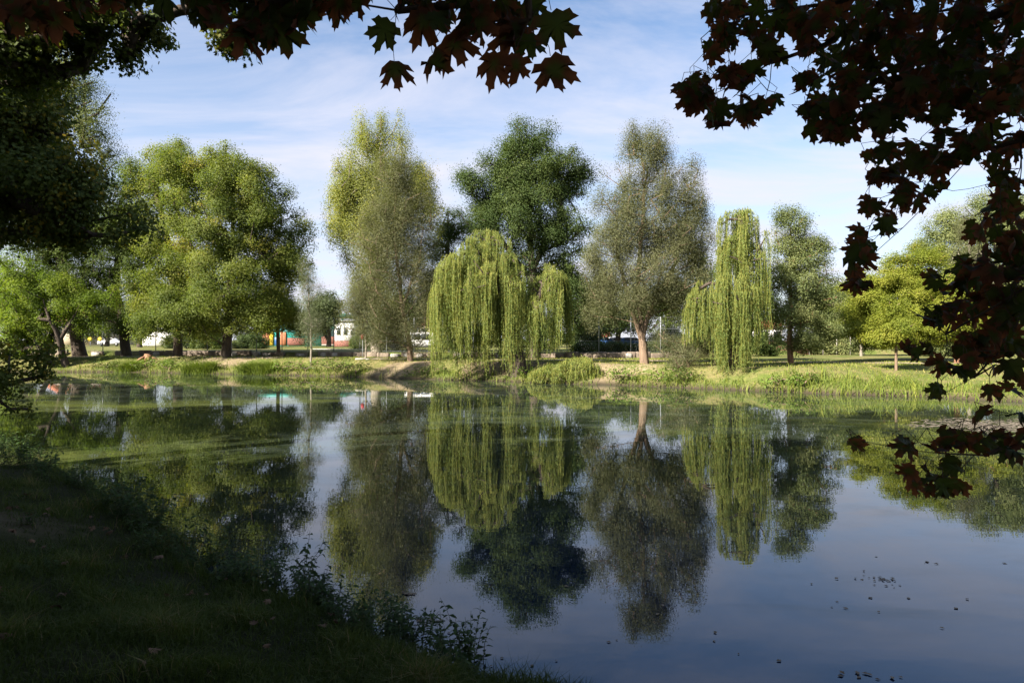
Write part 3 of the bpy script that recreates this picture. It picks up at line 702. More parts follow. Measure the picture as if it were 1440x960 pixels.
# --- weeping willows
def willow(name, label, px, d, lobes, r, stems, bark=BARK_D, per_tuft=12, tip=0.13, cat='tree', floor_z=0.05):
    """lobes: (px, top_py, rx_px, drop_px, bottom_py, n_tufts, depth offset, depth radius)"""
    b = stand(px, d)
    root = empty(name, b, label, cat)
    starts, outs, ends = [], [], []
    for (lx, top, rx, drop, bot, n, dy, rd) in lobes:
        c = at(lx, top, d); c[1] += dy
        RX = rx / F * d; RD = rd if rd else RX
        zb = max(at(lx, bot, d)[2], floor_z); DR = drop / F * d
        nc = max(8, int(n / 2.8)); cur = RNG.uniform(0, 2 * math.pi, nc); curl = RNG.uniform(0.35, 1.02, nc); curl[RNG.random(nc) < .66] = 1.0
        for k in range(int(n * 1.05)):
            ck = RNG.integers(nc)
            rho = RNG.uniform(0.0, 1) ** .42; ph = cur[ck] + RNG.normal(0, .13) if rho > .35 and RNG.random() < .88 else RNG.uniform(0, 2 * math.pi)
            o = np.array([math.cos(ph), math.sin(ph), 0])
            z0 = c[2] - DR * rho ** 1.7 * RNG.uniform(0.75, 1.2) - DR * 0.25 * (RNG.random() < 0.3) * RNG.random()
            s = np.array([c[0] + RX * rho * o[0], c[1] + RD * rho * o[1], z0])
            u = RNG.random()
            ln = (z0 - zb) * (curl[ck] * RNG.uniform(0.8, 1.02) if u < 0.62 else RNG.uniform(0.2, 0.7))
            starts.append(s); outs.append(unit(o + RNG.normal(0, .3, 3) * np.array([1, 1, 0]))); ends.append(max(z0 - ln, floor_z))
    S = np.array(starts); O = np.array(outs)
    sk = Skel(); sk.add(b - np.array([0, 0, .25]), -1)
    for s in stems: sk.line([np.asarray(q) for q in s], step=0.6, wob=0.05)
    sk.grow(S * np.array([1, 1, 1]) - np.array([0, 0, .42]), step=0.6, wob=0.07, up=0.5, sag=0.08)
    V, Fc, _ = sk.mesh(r, min_r=.008, expo=1.75, sides=8)
    build('trunk', V, Fc, bark, root, smooth_faces=True)
    LP, LA, LN, LT, RV, RF, RT = [], [], [], [], [], [], []
    rn = 0
    for s, o, ze in zip(S, O, ends):
        ct = RNG.random()
        for q in range(max(3, int(per_tuft * RNG.uniform(0.5, 1.4)))):
            oo = unit(o + RNG.normal(0, 0.4, 3) * np.array([1, 1, 0]))
            reach = RNG.uniform(0.04, 0.3)
            z_end = ze + abs(RNG.normal(0, 0.36)) * max(0.6, (s[2] - ze) * 0.36)
            z_end = min(z_end, s[2] - 0.35)
            ln = s[2] - z_end
            tq = RNG.uniform(-1, 1) * 0.27
            p0 = s + np.array([-o[1], o[0], 0]) * tq + np.array([0, 0, -1.2 * tq * tq]) + RNG.normal(0, .07, 3)
            nseg = max(5, int(ln / 0.35))
            tt = np.linspace(0, 1, nseg + 1)
            drop = tt * ln
            arch = reach * (1 - np.exp(-drop / 0.35)); rise = 0.55 * reach * np.sin(np.clip(drop / 0.5, 0, 1) * np.pi)
            ph1, ph2 = RNG.uniform(0, 6.28, 2)
            sway = 0.15 * tt; lean = 0.035 * (ct - .35)
            pts = np.stack([p0[0] + oo[0] * arch + lean * drop + sway * np.sin(drop * .9 + ph1), p0[1] + oo[1] * arch + sway * np.sin(drop * .8 + ph2), p0[2] - drop + rise], 1)
            # thin twig ribbon
            side = np.array([math.cos(ph1), math.sin(ph1), 0]) * 0.006
            rv = np.stack([pts - side, pts + side], 1).reshape(-1, 3); k = np.arange(nseg) * 2
            RV.append(rv); RF.append(np.stack([k, k + 1, k + 3, k + 2], 1) + rn); rn += len(rv); RT.append(np.full(len(rv), 0.96))
            nl = int(ln / 0.062); u = np.sort(RNG.random(nl)) ** 1.05
            lp = np.stack([np.interp(u, tt, pts[:, i]) for i in range(3)], 1)
            a = RNG.normal(0, 0.5, (nl, 3)); a[:, 2] = -1.0 + 0.3 * RNG.normal(0, 1, nl)
            LP.append(lp); LA.append(unit(a)); LN.append(unit(RNG.normal(0, 1, (nl, 3)) + 0.7 * oo + np.array([0, 0, .35])))
            LT.append(np.clip(0.45 * ct + 0.45 * RNG.random(nl) + 0.12 * (drop_small := (u < 0.12)), 0, 0.98))
    P = np.concatenate(LP); A = np.concatenate(LA); Nn = np.concatenate(LN); T = np.concatenate(LT)
    Nn = unit(Nn - A * np.sum(A * Nn, 1, keepdims=True))
    sz = RNG.uniform(0.75, 1.25, len(P))
    V, Fc = leaf_quads(P, A, Nn, tip * sz, tip * 0.24 * sz, 0.08)
    nv = len(V)
    V = np.concatenate([V] + RV); Fr = np.concatenate(RF) + nv
    keep_t = np.concatenate([np.repeat(T, 4)] + RT)
    build('crown', V, [np.concatenate([Fc, Fr])], LEAF_WEEP, root, tone=keep_t)
    return root


willow('weeping_willow', 'large weeping willow trailing long yellow-green strands to the water beside the oak', 728, 43.6,
       [(682, 317, 34, 22, 460, 32, 0.6, 1.7), (662, 346, 40, 34, 500, 26, -.9, 1.6), (712, 352, 28, 30, 520, 20, -.5, 1.4), (640, 352, 27, 32, 532, 28, -0.2, 1.9), (698, 366, 34, 32, 534, 34, -0.6, 2.2), (665, 332, 46, 44, 520, 30, 0.9, 2.4), (722, 374, 14, 28, 500, 13, -.3, 1.1),
        (622, 394, 13, 18, 530, 12, -0.8, 1.2), (664, 386, 20, 18, 533, 16, -1.4, .9), (774, 367, 27, 34, 500, 34, 0.2, 1.4), (756, 410, 14, 22, 520, 12, -0.8, 1.0), (790, 394, 9, 18, 505, 7, -.5, .7)],
       0.5, [[stand(728, 43.6), at(724, 480, 43.8), at(706, 430, 44), at(690, 370, 44), at(684, 325, 44.2)], [at(720, 470, 43.8), at(752, 430, 43.8), at(772, 385, 43.8)], [at(710, 440, 44), at(664, 400, 43.8), at(646, 365, 43.6)]])
willow('weeping_willow', 'narrower bright weeping willow hanging straight yellow-green strands left of the dusky tree', 1030, 38.6,
       [(1044, 289, 27, 12, 425, 26, 0.3, 1.2), (1036, 328, 34, 24, 526, 24, 0, 1.5), (994, 390, 24, 26, 505, 18, 0.2, 1.1), (978, 414, 12, 20, 490, 8, -.2, .7), (1058, 338, 17, 24, 530, 18, -0.2, 1.0), (1026, 380, 34, 32, 529, 28, -0.6, 1.3), (1052, 312, 20, 14, 470, 10, -.5, .9)],
       0.34, [[stand(1030, 38.6), at(1034, 470, 38.8), at(1040, 400, 38.8), at(1046, 310, 38.8)], [at(1038, 430, 38.8), at(1008, 400, 38.8), at(998, 398, 38.8)]])
willow('willow_shrub', 'low dome of drooping willow shoots on the bank below the large willow', 800, 41.4,
       [(814, 499, 26, 14, 540, 40, 0, 1.0), (785, 508, 32, 14, 542, 40, -0.2, 1.2), (762, 520, 22, 10, 543, 26, -0.3, .8), (836, 514, 12, 10, 541, 12, -.2, .6)],
       0.1, [[stand(800, 41.4), at(806, 508, 41.4)]], per_tuft=12, cat='shrub')
willow('weeping_willow', 'pale background weeping willow beyond the sandy path, far behind the dusky tree', 1178, 76,
       [(1175, 405, 30, 30, 478, 40, 0, 2), (1205, 415, 26, 20, 474, 30, 1, 2)], 0.3, [[stand(1178, 76), at(1178, 430, 76)]], per_tuft=8, tip=0.24)

# --- the near left bank: big dark trees standing over the water
MAPLE_L = at(-120, 0, 18.5); MAPLE_L[2] = ground(MAPLE_L[0], MAPLE_L[1])
tree('field_maple', 'big shadowed maple with dark foliage and scattered yellow leaves leaning over the left bank', 'tree', 0, 18.5,
     [(-60, 150, 130, 130, 0, 3), (20, 215, 90, 90, 0, 2.2), (110, 265, 55, 55, -.5, 1.6), (15, 120, 60, 60, 0, 2), (-40, 310, 120, 50, -.5, 2.5, .7), (20, 50, 60, 50, -1, 1.8), (-60, 20, 130, 70, -1.5, 2.5),
      (160, 310, 40, 34, -.5, 1, 1.2), (90, 330, 60, 34, -.3, 1.2, 1.0), (-10, 535, 60, 30, .5, 1.4, .5), (-60, 480, 60, 70, 0, 2, .6), (20, 500, 36, 22, .5, 1, .4), (10, 575, 40, 14, .5, 1, .25)],
     LEAF_DARK, BARK_D, 460, 260, 0.55, 0.095, 1.0, r=0.42, base=MAPLE_L, yellow=(0.15, 0.03), fn=leaf_lobed, droop=0.5,
     stems=[[MAPLE_L, at(-115, 420, 18.5), at(-90, 300, 18.5), at(-60, 180, 18.5), at(-30, 60, 18.3)], [at(-100, 330, 18.5), at(-20, 260, 18.3), at(60, 300, 18), at(130, 330, 17.8)], [at(-75, 240, 18.5), at(20, 180, 18.3), at(100, 190, 18)]])
ASH = at(-30, 0, 33.5); ASH[2] = ground(ASH[0], ASH[1])
tree('ash_tree', 'tall lighter green tree rising behind the shadowed left maple', 'tree', 0, 33.5,
     [(60, 130, 70, 60, 0, 2.5), (108, 125, 44, 52, 0, 2), (132, 180, 32, 44, 0, 1.5), (90, 90, 30, 24, 0, 1), (150, 215, 16, 16, 0, 1), (40, 250, 90, 70, 0, 3), (-40, 180, 100, 110, 0, 4), (80, 100, 40, 30)],
     LEAF_SOFT, BARK_D, 330, 170, 0.72, 0.13, 0.07, r=0.4, base=ASH,
     stems=[[ASH, at(-20, 380, 33.5), at(10, 250, 33.5), at(60, 120, 33.5)]])
# unseen trees of the same bank, crowns placed and thickened to shade it
for (bx, by, blobs, lab) in (
        (-27, 9, [((-26, 10, 9), (6, 6, 4.5), 1), ((-25, 9, 14), (5, 5, 4.5), 1)], 'tall unseen shade tree on the left bank behind the shadowed maple, outside the frame'),
        (-19, -1, [((-18.5, 0, 8.5), (5.5, 5.5, 4), 1), ((-18, -1, 13.5), (4.6, 5, 4.5), 1)], 'tall unseen shade tree left of the viewpoint, outside the frame'),
        (-13, -9.5, [((-12, -9, 8.5), (6, 5.5, 4), 1), ((-12, -9, 14), (5.5, 5, 4.5), 1), ((-12.5, -4.3, 11), (4.5, 3.6, 3), .9)], 'tall unseen shade tree behind and left of the viewpoint, outside the frame'),
        (-11.5, 0.5, [((-7.5, 4.2, 10.2), (6.6, 4.6, 2.3), 2), ((-9, -1, 9.5), (6, 5, 3), 1), ((-9, 1, 13), (6, 5, 2.6), .8)], 'wide-crowned unseen shade tree whose limbs reach over the left bank, outside the frame'),
        (-4, -10, [((-4, -9.5, 9), (5.5, 5, 4), 1), ((-4, -10, 14), (5, 5, 4.5), 1)], 'tall unseen shade tree directly behind the viewpoint, outside the frame')):
    tree('shade_tree', lab, 'tree', 0, 0, None, LEAF_OAK, BARK_D, 230 if bx < -25 else 300, 110 if bx < -25 else 120, 1.3, 0.42, 0.34, r=0.4, base=(bx, by, ground(bx, by)), blobs=[(np.array(c), np.array(R), w) for c, R, w in blobs],
         stems=[[(bx, by, ground(bx, by)), (bx + .3, by + .2, 6), (bx + .5, by + .3, 14)]], group='shade trees around the viewpoint', sides=6)

# --- the red-brown maple that hangs into the picture
HALF = [(0, 1), (.05, .87), (.15, .86), (.125, .72), (.165, .56), (.27, .62), (.31, .75), (.375, .67), (.56, .72), (.49, .57), (.545, .47), (.42, .43), (.33, .33), (.42, .28), (.57, .27), (.47, .16), (.42, .04), (.27, .06), (.14, -.04)]
OUTL = np.array(HALF + [(0, .03)] + [(-x, y) for x, y in HALF[:0:-1]])
BIG = len(OUTL)


def maple_leaves(P, A, Nn, L, brown=None):
    """Five-lobed maple leaves, each curled its own way; tone runs from the green middle to the browned margin."""
    n = len(P); B = unit(np.cross(A, Nn))
    L = np.asarray(L).reshape(-1, 1)
    cu, cv, ck = RNG.uniform(-.9, 1.7, (n, 1)), RNG.uniform(-.6, 1.3, (n, 1)), RNG.normal(0, .16, (n, 1))
    asp = RNG.uniform(.85, 1.12, (n, 1)); sk = RNG.normal(0, .12, (n, 1))
    ring = np.vstack([OUTL, [(0, .34)] + [(u * .5, .34 + (v - .34) * .5) for u, v in OUTL]])   # outline, centre, inner ring
    V = np.empty((n, len(ring), 3)); T = np.empty((n, len(ring)))
    br = RNG.random((n, 1)) if brown is None else brown
    for i, (u, v) in enumerate(ring):
        uu = u * asp + sk * v * .4 + RNG.normal(0, .012, (n, 1)); vv = v + RNG.normal(0, .012, (n, 1))
        z = -cu * uu * uu * .7 - cv * (vv - .1) ** 2 * .45 + ck * np.sin(7 * uu + 5 * vv) * .6
        V[:, i] = P + L * (B * uu + A * vv + Nn * z)
        rr = math.hypot(u, v - .34)
        T[:, i] = np.clip(rr * 1.25 * (0.55 + br[:, 0]) + 0.4 * br[:, 0] - 0.1 + RNG.normal(0, .05, n), 0, 1)
    k = len(ring); base = (np.arange(n) * k)[:, None]
    o = np.arange(BIG); o2 = (o + 1) % BIG; c = BIG; inn = BIG + 1
    q = np.stack([o, o2, inn + o2, inn + o], 1); t = np.stack([inn + o, inn + o2, np.full(BIG, c)], 1)
    return V.reshape(-1, 3), [(base[:, :, None] + q[None]).reshape(-1, 4), (base[:, :, None] + t[None]).reshape(-1, 3)], T.ravel()


MB0 = np.array([7.2, -1.2, ground(7.2, -1.2)])
maple = empty('maple_tree', MB0, 'red-brown autumn maple whose lobed leaves hang into the picture from above and right', 'tree')
FORK = MB0 + np.array([-.5, .3, 3.2])
sk = Skel(); sk.add(MB0 - np.array([0, 0, .25]), -1)
sk.line([MB0, MB0 + np.array([-.2, .1, 1.6]), FORK, FORK + np.array([-.6, -.6, 3]), FORK + np.array([-1, -1.2, 6.5])], step=.5, wob=.03)
over = []
while len(over) < 150:
    p = np.array([RNG.uniform(-7, 9), RNG.uniform(-7, 3.0), RNG.uniform(5.2, 11)])
    if (p[1] > 0.4 and p[2] < EYE + 0.8 + p[1] * 0.75) or np.linalg.norm((p - np.array([1.5, -2, 7.5])) / np.array([8, 5.5, 4])) > 1: continue
    over.append(p)
over = np.array(over)
sk.grow(over, step=.7, wob=.06, up=.5)
V, Fc, _ = sk.mesh(0.34, sides=9)
build('trunk', V, Fc, BARK_D, maple, smooth_faces=True)
V, Fc, t = crown(over, unit(over - over.mean(0)), 0.85, 130, 0.22, 1.0, fn=leaf_lobed)
build('crown', V, Fc, LEAF_MAPLE, maple, tone=t * 0.9)


def hang(clusters, boughs, root_r, label, extra=None, tilt=1.0, leaf=(0.082, 0.125), dry=0):
    """One bough of the maple: twigs as the part, its leaves as the sub-part. clusters: px, py, rx, ry, n, dmin, dmax."""
    sk = Skel(); sk.add(boughs[0][0], -1)
    for b in boughs: sk.line(b, step=.16, wob=.012)
    pts = []
    for (px, py, rx, ry, n, d0, d1) in clusters:
        for k in range(n):
            while True:
                u, v = RNG.uniform(-1, 1, 2)
                if u * u + v * v <= 1: break
            pts.append(at(px + u * rx, py + v * ry, RNG.uniform(d0, d1)))
    if extra:
        pts += [at(e[0], e[1], e[2]) for e in extra]
    pts = np.array(pts)
    ne = len(extra) if extra else 0
    n = len(pts)
    Nn = unit(np.stack([RNG.normal(0, .75, n), -.8 + RNG.normal(0, .5, n), tilt * RNG.uniform(-.9, 1.1, n)], 1))
    A = np.stack([RNG.normal(0, .75, n), RNG.normal(0, .45, n), -RNG.uniform(.25, 1.3, n)], 1)
    L = leaf[0] * .72 + (leaf[1] * 1.05 - leaf[0] * .72) * RNG.beta(2.2, 1.6, n)
    br = RNG.random((n, 1))
    for i in range(ne):
        e = extra[i]; j = n - ne + i
        a = math.radians(e[4]); A[j] = (math.sin(a), RNG.normal(0, .15), -math.cos(a)); L[j] = e[3] / F * e[2]
        Nn[j] = unit(np.array([RNG.normal(0, .2), -1, RNG.normal(.15, .2)]))
    A = unit(A - Nn * np.sum(A * Nn, 1, keepdims=True))
    base = pts - A * (L * 0.34)[:, None]           # the blade's centre lands on the point
    stalk = base - A * (L * RNG.uniform(.2, .45, n))[:, None] + np.stack([RNG.normal(0, .006, n), RNG.normal(0, .012, n), RNG.uniform(.0, .016, n)], 1)
    sk.grow(stalk, step=.05, wob=.0025, up=0.0, sag=-.03)
    V, Fc, _ = sk.mesh(root_r, min_r=.0013, sides=5, flare=1, expo=1.08)
    mb = MB()
    for s, b_ in zip(stalk, base):
        mid = (s + b_) / 2 + RNG.normal(0, .0022, 3)
        mb.tube([s, mid, b_], [.0014, .0012, .0015], sides=4, cap=False)
    V2 = np.concatenate(mb.v); F2 = np.array(mb.f[4]) + len(V)
    br_o = build('bough', np.concatenate([V, V2]), np.concatenate([Fc, F2]), BARK_D, maple, smooth_faces=True)
    if label: br_o['label'] = label
    m = np.arange(n)
    dr = RNG.choice(n - ne, dry, replace=False) if dry else np.array([], int)
    keep = np.setdiff1d(m, dr)
    V, Fc, T = maple_leaves(base[keep], A[keep], Nn[keep], L[keep], br[keep])
    build('leaves', V, Fc, LEAF_MAPLE, br_o, tone=T)
    if len(dr):
        V, Fc, T = maple_leaves(base[dr], A[dr], Nn[dr], L[dr] * .9, br[dr])
        build('dry_leaves', V, Fc, LEAF_ORANGE, br_o, tone=T)


def B(*q): return [at(*p) for p in q]


# right-hand canopy
hang([(1035, 25, 36, 30, 16, 3.0, 3.8), (1015, 62, 20, 26, 8, 3.0, 3.6), (985, 130, 36, 26, 17, 3.1, 3.8), (1030, 158, 34, 22, 13, 3.1, 3.8), (1075, 150, 22, 16, 6, 3, 3.6), (1085, 60, 26, 22, 8, 3, 3.6), (1040, 108, 30, 16, 8, 3, 3.6),
      (1105, 20, 30, 24, 14, 3, 3.8), (1010, 10, 14, 16, 5, 3, 3.4), (1380, -90, 90, 50, 34, 2.6, 3.2)],
     [[FORK] + B((1500, -160, 2.6), (1300, -30, 3.1), (1160, 62, 3.3), (1085, 88, 3.35), (1020, 125, 3.4), (965, 150, 3.45)), B((1300, -30, 3.1), (1130, 10, 3.3), (1050, 20, 3.35), (1010, 30, 3.4))],
     .024, 'thin bough reaching farthest left over the sky at the upper right')
hang([(1200, 40, 80, 60, 75, 2.9, 4.2), (1300, 60, 90, 80, 100, 2.8, 4.2), (1400, 60, 60, 90, 85, 2.7, 4.2), (1160, 130, 36, 50, 26, 3, 3.9), (1230, 135, 60, 36, 42, 2.9, 3.9), (1165, 180, 34, 16, 12, 3, 3.6), (1300, 140, 50, 36, 34, 2.8, 3.8), (1520, -10, 60, 80, 60, 2.5, 3.3), (1235, 170, 30, 14, 8, 3, 3.6)],
     [[FORK] + B((1560, -60, 2.7), (1400, 20, 3.1), (1280, 80, 3.4), (1190, 140, 3.5), (1150, 175, 3.5)), B((1400, 20, 3.1), (1260, 20, 3.5), (1180, 30, 3.6)), B((1440, 30, 3.2), (1380, 110, 3.6), (1330, 150, 3.6))],
     .03, 'densest bough, nearly black against the sky')
hang([(1245, 228, 40, 24, 11, 2.8, 3.5), (1310, 222, 44, 24, 18, 2.8, 3.6), (1395, 200, 50, 30, 28, 2.7, 3.7), (1415, 245, 30, 18, 8, 2.7, 3.6), (1350, 190, 30, 14, 4, 2.8, 3.5), (1530, 170, 70, 60, 60, 2.4, 3.2), (1650, 130, 70, 60, 40, 2.3, 3.0), (1400, 150, 44, 26, 22, 2.7, 3.5), (1425, 120, 20, 40, 12, 2.7, 3.5), (1235, 300, 24, 20, 7, 2.8, 3.4), (1270, 280, 26, 16, 6, 2.8, 3.4),
      (1212, 345, 22, 24, 8, 2.8, 3.4), (1202, 385, 16, 22, 6, 2.8, 3.4), (1415, 305, 26, 30, 14, 2.7, 3.4), (1370, 320, 20, 20, 5, 2.7, 3.4), (1430, 345, 14, 20, 6, 2.7, 3.3), (1300, 262, 26, 10, 4, 2.8, 3.4)],
     [[FORK] + B((1600, 120, 2.6), (1460, 190, 2.9), (1370, 215, 3.1), (1290, 225, 3.2), (1235, 240, 3.2)), B((1370, 215, 3.1), (1320, 270, 3.1), (1270, 320, 3.1), (1225, 360, 3.1), (1195, 395, 3.1)), B((1290, 225, 3.2), (1262, 270, 3.1), (1240, 300, 3.1))],
     .026, 'bough with a loose chain of leaves hanging over the bright trees', leaf=(.072, .115))
hang([(1395, 375, 50, 24, 26, 2.6, 3.5), (1345, 395, 40, 22, 11, 2.7, 3.5), (1405, 430, 44, 34, 38, 2.6, 3.6), (1335, 445, 40, 20, 10, 2.7, 3.4), (1395, 490, 48, 30, 34, 2.6, 3.5), (1290, 490, 26, 6, 4, 2.7, 3.2), (1345, 515, 30, 14, 7, 2.6, 3.3), (1415, 540, 28, 16, 7, 2.6, 3.3), (1325, 548, 20, 8, 3, 2.6, 3.1), (1430, 340, 20, 14, 6, 2.6, 3.3), (1530, 380, 70, 60, 60, 2.3, 3.0), (1660, 320, 80, 60, 46, 2.2, 2.8)],
     [[FORK] + B((1640, 300, 2.4), (1480, 380, 2.7), (1400, 430, 2.9), (1330, 470, 3.0), (1275, 490, 3.0)), B((1480, 380, 2.7), (1420, 480, 2.9), (1370, 530, 2.9)), B((1480, 380, 2.7), (1390, 375, 3), (1330, 390, 3))],
     .024, 'bough of dark leaves over the right bank', tilt=1.5, dry=1, leaf=(.068, .112))
hang([(1375, 615, 36, 10, 8, 2.6, 2.9), (1325, 622, 24, 10, 5, 2.6, 2.9), (1400, 635, 28, 10, 6, 2.5, 2.9), (1280, 622, 14, 6, 3, 2.7, 2.9), (1285, 670, 28, 14, 5, 2.6, 2.9), (1330, 685, 30, 10, 6, 2.6, 2.9), (1205, 622, 12, 4, 2, 2.7, 2.9), (1340, 650, 26, 8, 3, 2.6, 2.9), (1380, 580, 10, 5, 1, 2.6, 2.8), (1435, 600, 10, 30, 3, 2.5, 2.7), (1530, 580, 60, 30, 22, 2.3, 2.7), (1670, 500, 80, 40, 30, 2.1, 2.5)],
     [[FORK] + B((1700, 480, 2.2), (1520, 590, 2.5), (1440, 615, 2.65), (1385, 640, 2.75), (1320, 637, 2.8), (1260, 630, 2.8), (1215, 620, 2.8)), B((1370, 640, 2.75), (1345, 665, 2.75), (1310, 675, 2.75), (1280, 672, 2.8)), B((1320, 637, 2.8), (1290, 620, 2.8), (1272, 602, 2.8)), B((1385, 640, 2.75), (1352, 605, 2.7), (1355, 590, 2.7))],
     .015, 'lowest bough with sparse leaves and bare twigs over the water', tilt=2.2, leaf=(.062, .1))
# bough across the top of the picture
hang([(590, 12, 40, 18, 8, 2.5, 2.9), (690, 8, 50, 14, 9, 2.5, 2.9), (640, 28, 50, 20, 8, 2.5, 2.9), (728, 38, 36, 20, 6, 2.5, 2.9), (620, -30, 120, 24, 22, 2.4, 2.8), (480, 8, 26, 14, 6, 2.5, 2.8)],
     [[FORK] + B((1250, -260, 2.2), (900, -120, 2.4), (740, -30, 2.6), (650, 5, 2.7), (560, 15, 2.7), (470, 0, 2.7)), B((740, -30, 2.6), (745, 25, 2.65), (725, 70, 2.65))],
     .03, 'bough with separate large leaves hanging over open sky', tilt=.5,
     extra=[(556, 96, 2.6, 46, 10), (540, 42, 2.65, 50, -30), (612, 84, 2.6, 40, 20), (640, 60, 2.65, 54, 25), (692, 88, 2.6, 56, -25), (725, 92, 2.65, 44, 8), (778, 98, 2.55, 58, 12), (780, 36, 2.6, 60, 15), (596, 30, 2.6, 56, 30), (716, 50, 2.7, 52, -15),
            (752, 8, 2.65, 36, 10), (662, 24, 2.6, 50, 5), (745, 60, 2.65, 44, 10)])
hang([(400, 15, 50, 30, 22, 2.5, 2.9), (365, 35, 34, 26, 12, 2.5, 2.9), (300, 10, 40, 20, 12, 2.5, 2.9), (60, 5, 60, 20, 16, 2.5, 2.9), (150, -10, 60, 20, 12, 2.5, 2.8), (230, -20, 60, 20, 10, 2.5, 2.8), (470, -5, 40, 16, 8, 2.5, 2.8), (400, -30, 80, 20, 14, 2.4, 2.8)],
     [[FORK] + B((1000, -420, 2.0), (650, -200, 2.3), (480, -60, 2.5), (390, 0, 2.6), (300, -5, 2.6), (150, -25, 2.6), (40, -20, 2.6))],
     .03, 'bough of overlapping leaves along the upper left', tilt=.5, extra=[(395, 45, 2.6, 60, 10), (340, 45, 2.6, 56, -15), (418, 20, 2.6, 56, 25), (372, 10, 2.65, 60, 0), (70, 25, 2.6, 60, 10), (25, 15, 2.6, 60, -15)])
# the small-leaved dark branch between maple and left tree
BR = at(-120, -200, 11.0)
tree('field_maple', 'dark small-leaved branch of a maple reaching into the upper left corner', 'tree', 0, 12,
     [(150, 20, 70, 34, 0, 1), (215, 40, 30, 26, 0, .8), (60, 30, 80, 50, 0, 1.4), (180, 68, 18, 14, 0, .5), (-40, 40, 90, 90, 0, 2), (300, 10, 36, 16, 0, .7), (330, 62, 16, 16, 0, .4), (30, 90, 50, 30, 0, 1.0)],
     LEAF_DARK, BARK_D, 230, 110, 0.3, 0.085, 1.0, r=0.3, base=(-12.5, 11.8, ground(-12.5, 11.8)), fn=leaf_lobed,
     stems=[[(-12.5, 11.8, ground(-12.5, 11.8)), (-12.2, 11.9, 5), (-11.8, 12, 7.5), at(-100, -30, 12), at(0, 0, 12), at(120, 10, 12), at(200, 20, 12)]], step=.3, wob=.03)


# ------------------------------------------------------------------ bank plants
def blades(x, y, h, w, lean, mat, name, tonefn=None, z=None, label=None, cat=None, kind=None, parent=None, group=None, origin=None):
    n = len(x); z = height(x, y) if z is None else z
    ph = RNG.uniform(0, 6.283, n); dx, dy = np.cos(ph), np.sin(ph)
    ph2 = RNG.uniform(0, 6.283, n); sx, sy = np.cos(ph2) * w / 2, np.sin(ph2) * w / 2
    b = np.stack([x, y, z - .02], 1); side = np.stack([sx, sy, 0 * sx], 1)
    m1 = b + np.stack([dx * lean * h * .3, dy * lean * h * .3, h * .55], 1)
    tp = b + np.stack([dx * lean * h, dy * lean * h, h * (1 - .25 * np.clip(lean, 0, 2))], 1)
    V = np.stack([b - side, b + side, m1 + side * .8, m1 - side * .8, tp], 1).reshape(-1, 3)
    k = (np.arange(n) * 5)[:, None]
    Fq = k + np.array([[0, 1, 2, 3]]); Ft = k + np.array([[3, 2, 4]])
    t = RNG.random(n) if tonefn is None else tonefn
    return build(name, V, [Fq, Ft], mat, parent, tone=np.repeat(t, 5), origin=origin)


# near bank, in deep shade
n = 330000
gy = 2.2 * (18.0 / 2.2) ** RNG.random(n); gx = RNG.uniform(-.86, .12, n) * gy
d = pond_sd(gx, gy)
fx = np.abs(gx / np.maximum(gy, .1))
nz = np.sin(gx * 1.9 + gy * .7) * np.sin(gy * 1.6 - gx * .9) + .6 * np.sin(gx * 4.3) * np.sin(gy * 3.9 + 1)
dirt = np.exp(-((gx + 6.6) / 1.8) ** 2 - ((gy - 8.0) / .8) ** 2)
k = (d > 0.03) & (d < 9) & (RNG.random(n) > dirt * .9) & (RNG.random(n) < .62 + .38 * nz)
gx, gy, d, nz = gx[k], gy[k], d[k], nz[k]
tuft = np.clip(np.sin(gx * 5.1 + 2 * np.sin(gy * 2.3)) * np.sin(gy * 4.7 + 1.5 * np.sin(gx * 1.9)), 0, 1) ** 2
h = RNG.uniform(.03, .1, len(gx)) * (1 + .8 * np.clip(nz, 0, 1) + 1.5 * tuft) + .16 * np.exp(-d / .5) * RNG.random(len(gx))
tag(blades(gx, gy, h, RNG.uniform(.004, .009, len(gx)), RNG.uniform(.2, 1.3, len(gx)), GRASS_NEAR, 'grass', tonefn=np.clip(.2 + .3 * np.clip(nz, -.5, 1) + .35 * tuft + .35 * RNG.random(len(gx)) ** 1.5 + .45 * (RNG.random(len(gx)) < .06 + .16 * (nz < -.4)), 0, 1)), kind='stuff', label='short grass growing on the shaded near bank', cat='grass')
# far bank: short sward, and the lush fringe at the water's edge
n = 120000
gx = RNG.uniform(-44, 30, n); gy = RNG.uniform(26, 66, n)
d = pond_sd(gx, gy); ppx = gx / gy * F + CX
wy = np.interp(gx, WALLX[:, 0], WALLX[:, 1]); pth = np.abs(gy - np.interp(gx, px_, py_))
nz = np.sin(gx * 1.1) * np.sin(gy * 1.3 + gx * .5) + .5 * np.sin(gx * 2.7 + 1)
soilf = np.zeros(n)
for px, dd, rx, ry, a in ((560, 47.8, 2.6, 1.5, 1.0), (715, 45.5, 4.0, 2.2, .8), (850, 41.5, 1.2, 2.2, 1.0), (910, 40.8, 3.0, 1.6, .8), (1060, 38.5, 3.2, 1.8, .8), (320, 55, 3.5, 2, .8)):
    soilf = np.maximum(soilf, a * np.exp(-((gx - (px - CX) / F * dd) / rx) ** 2 - ((gy - dd) / ry) ** 2))
k = (d > 0.4) & (d < 16) & (gy < wy - .3) & (pth > .7) & (RNG.random(n) > soilf * .65) & (RNG.random(n) < .75 + .4 * nz)
gx, gy, d, nz = gx[k], gy[k], d[k], nz[k]
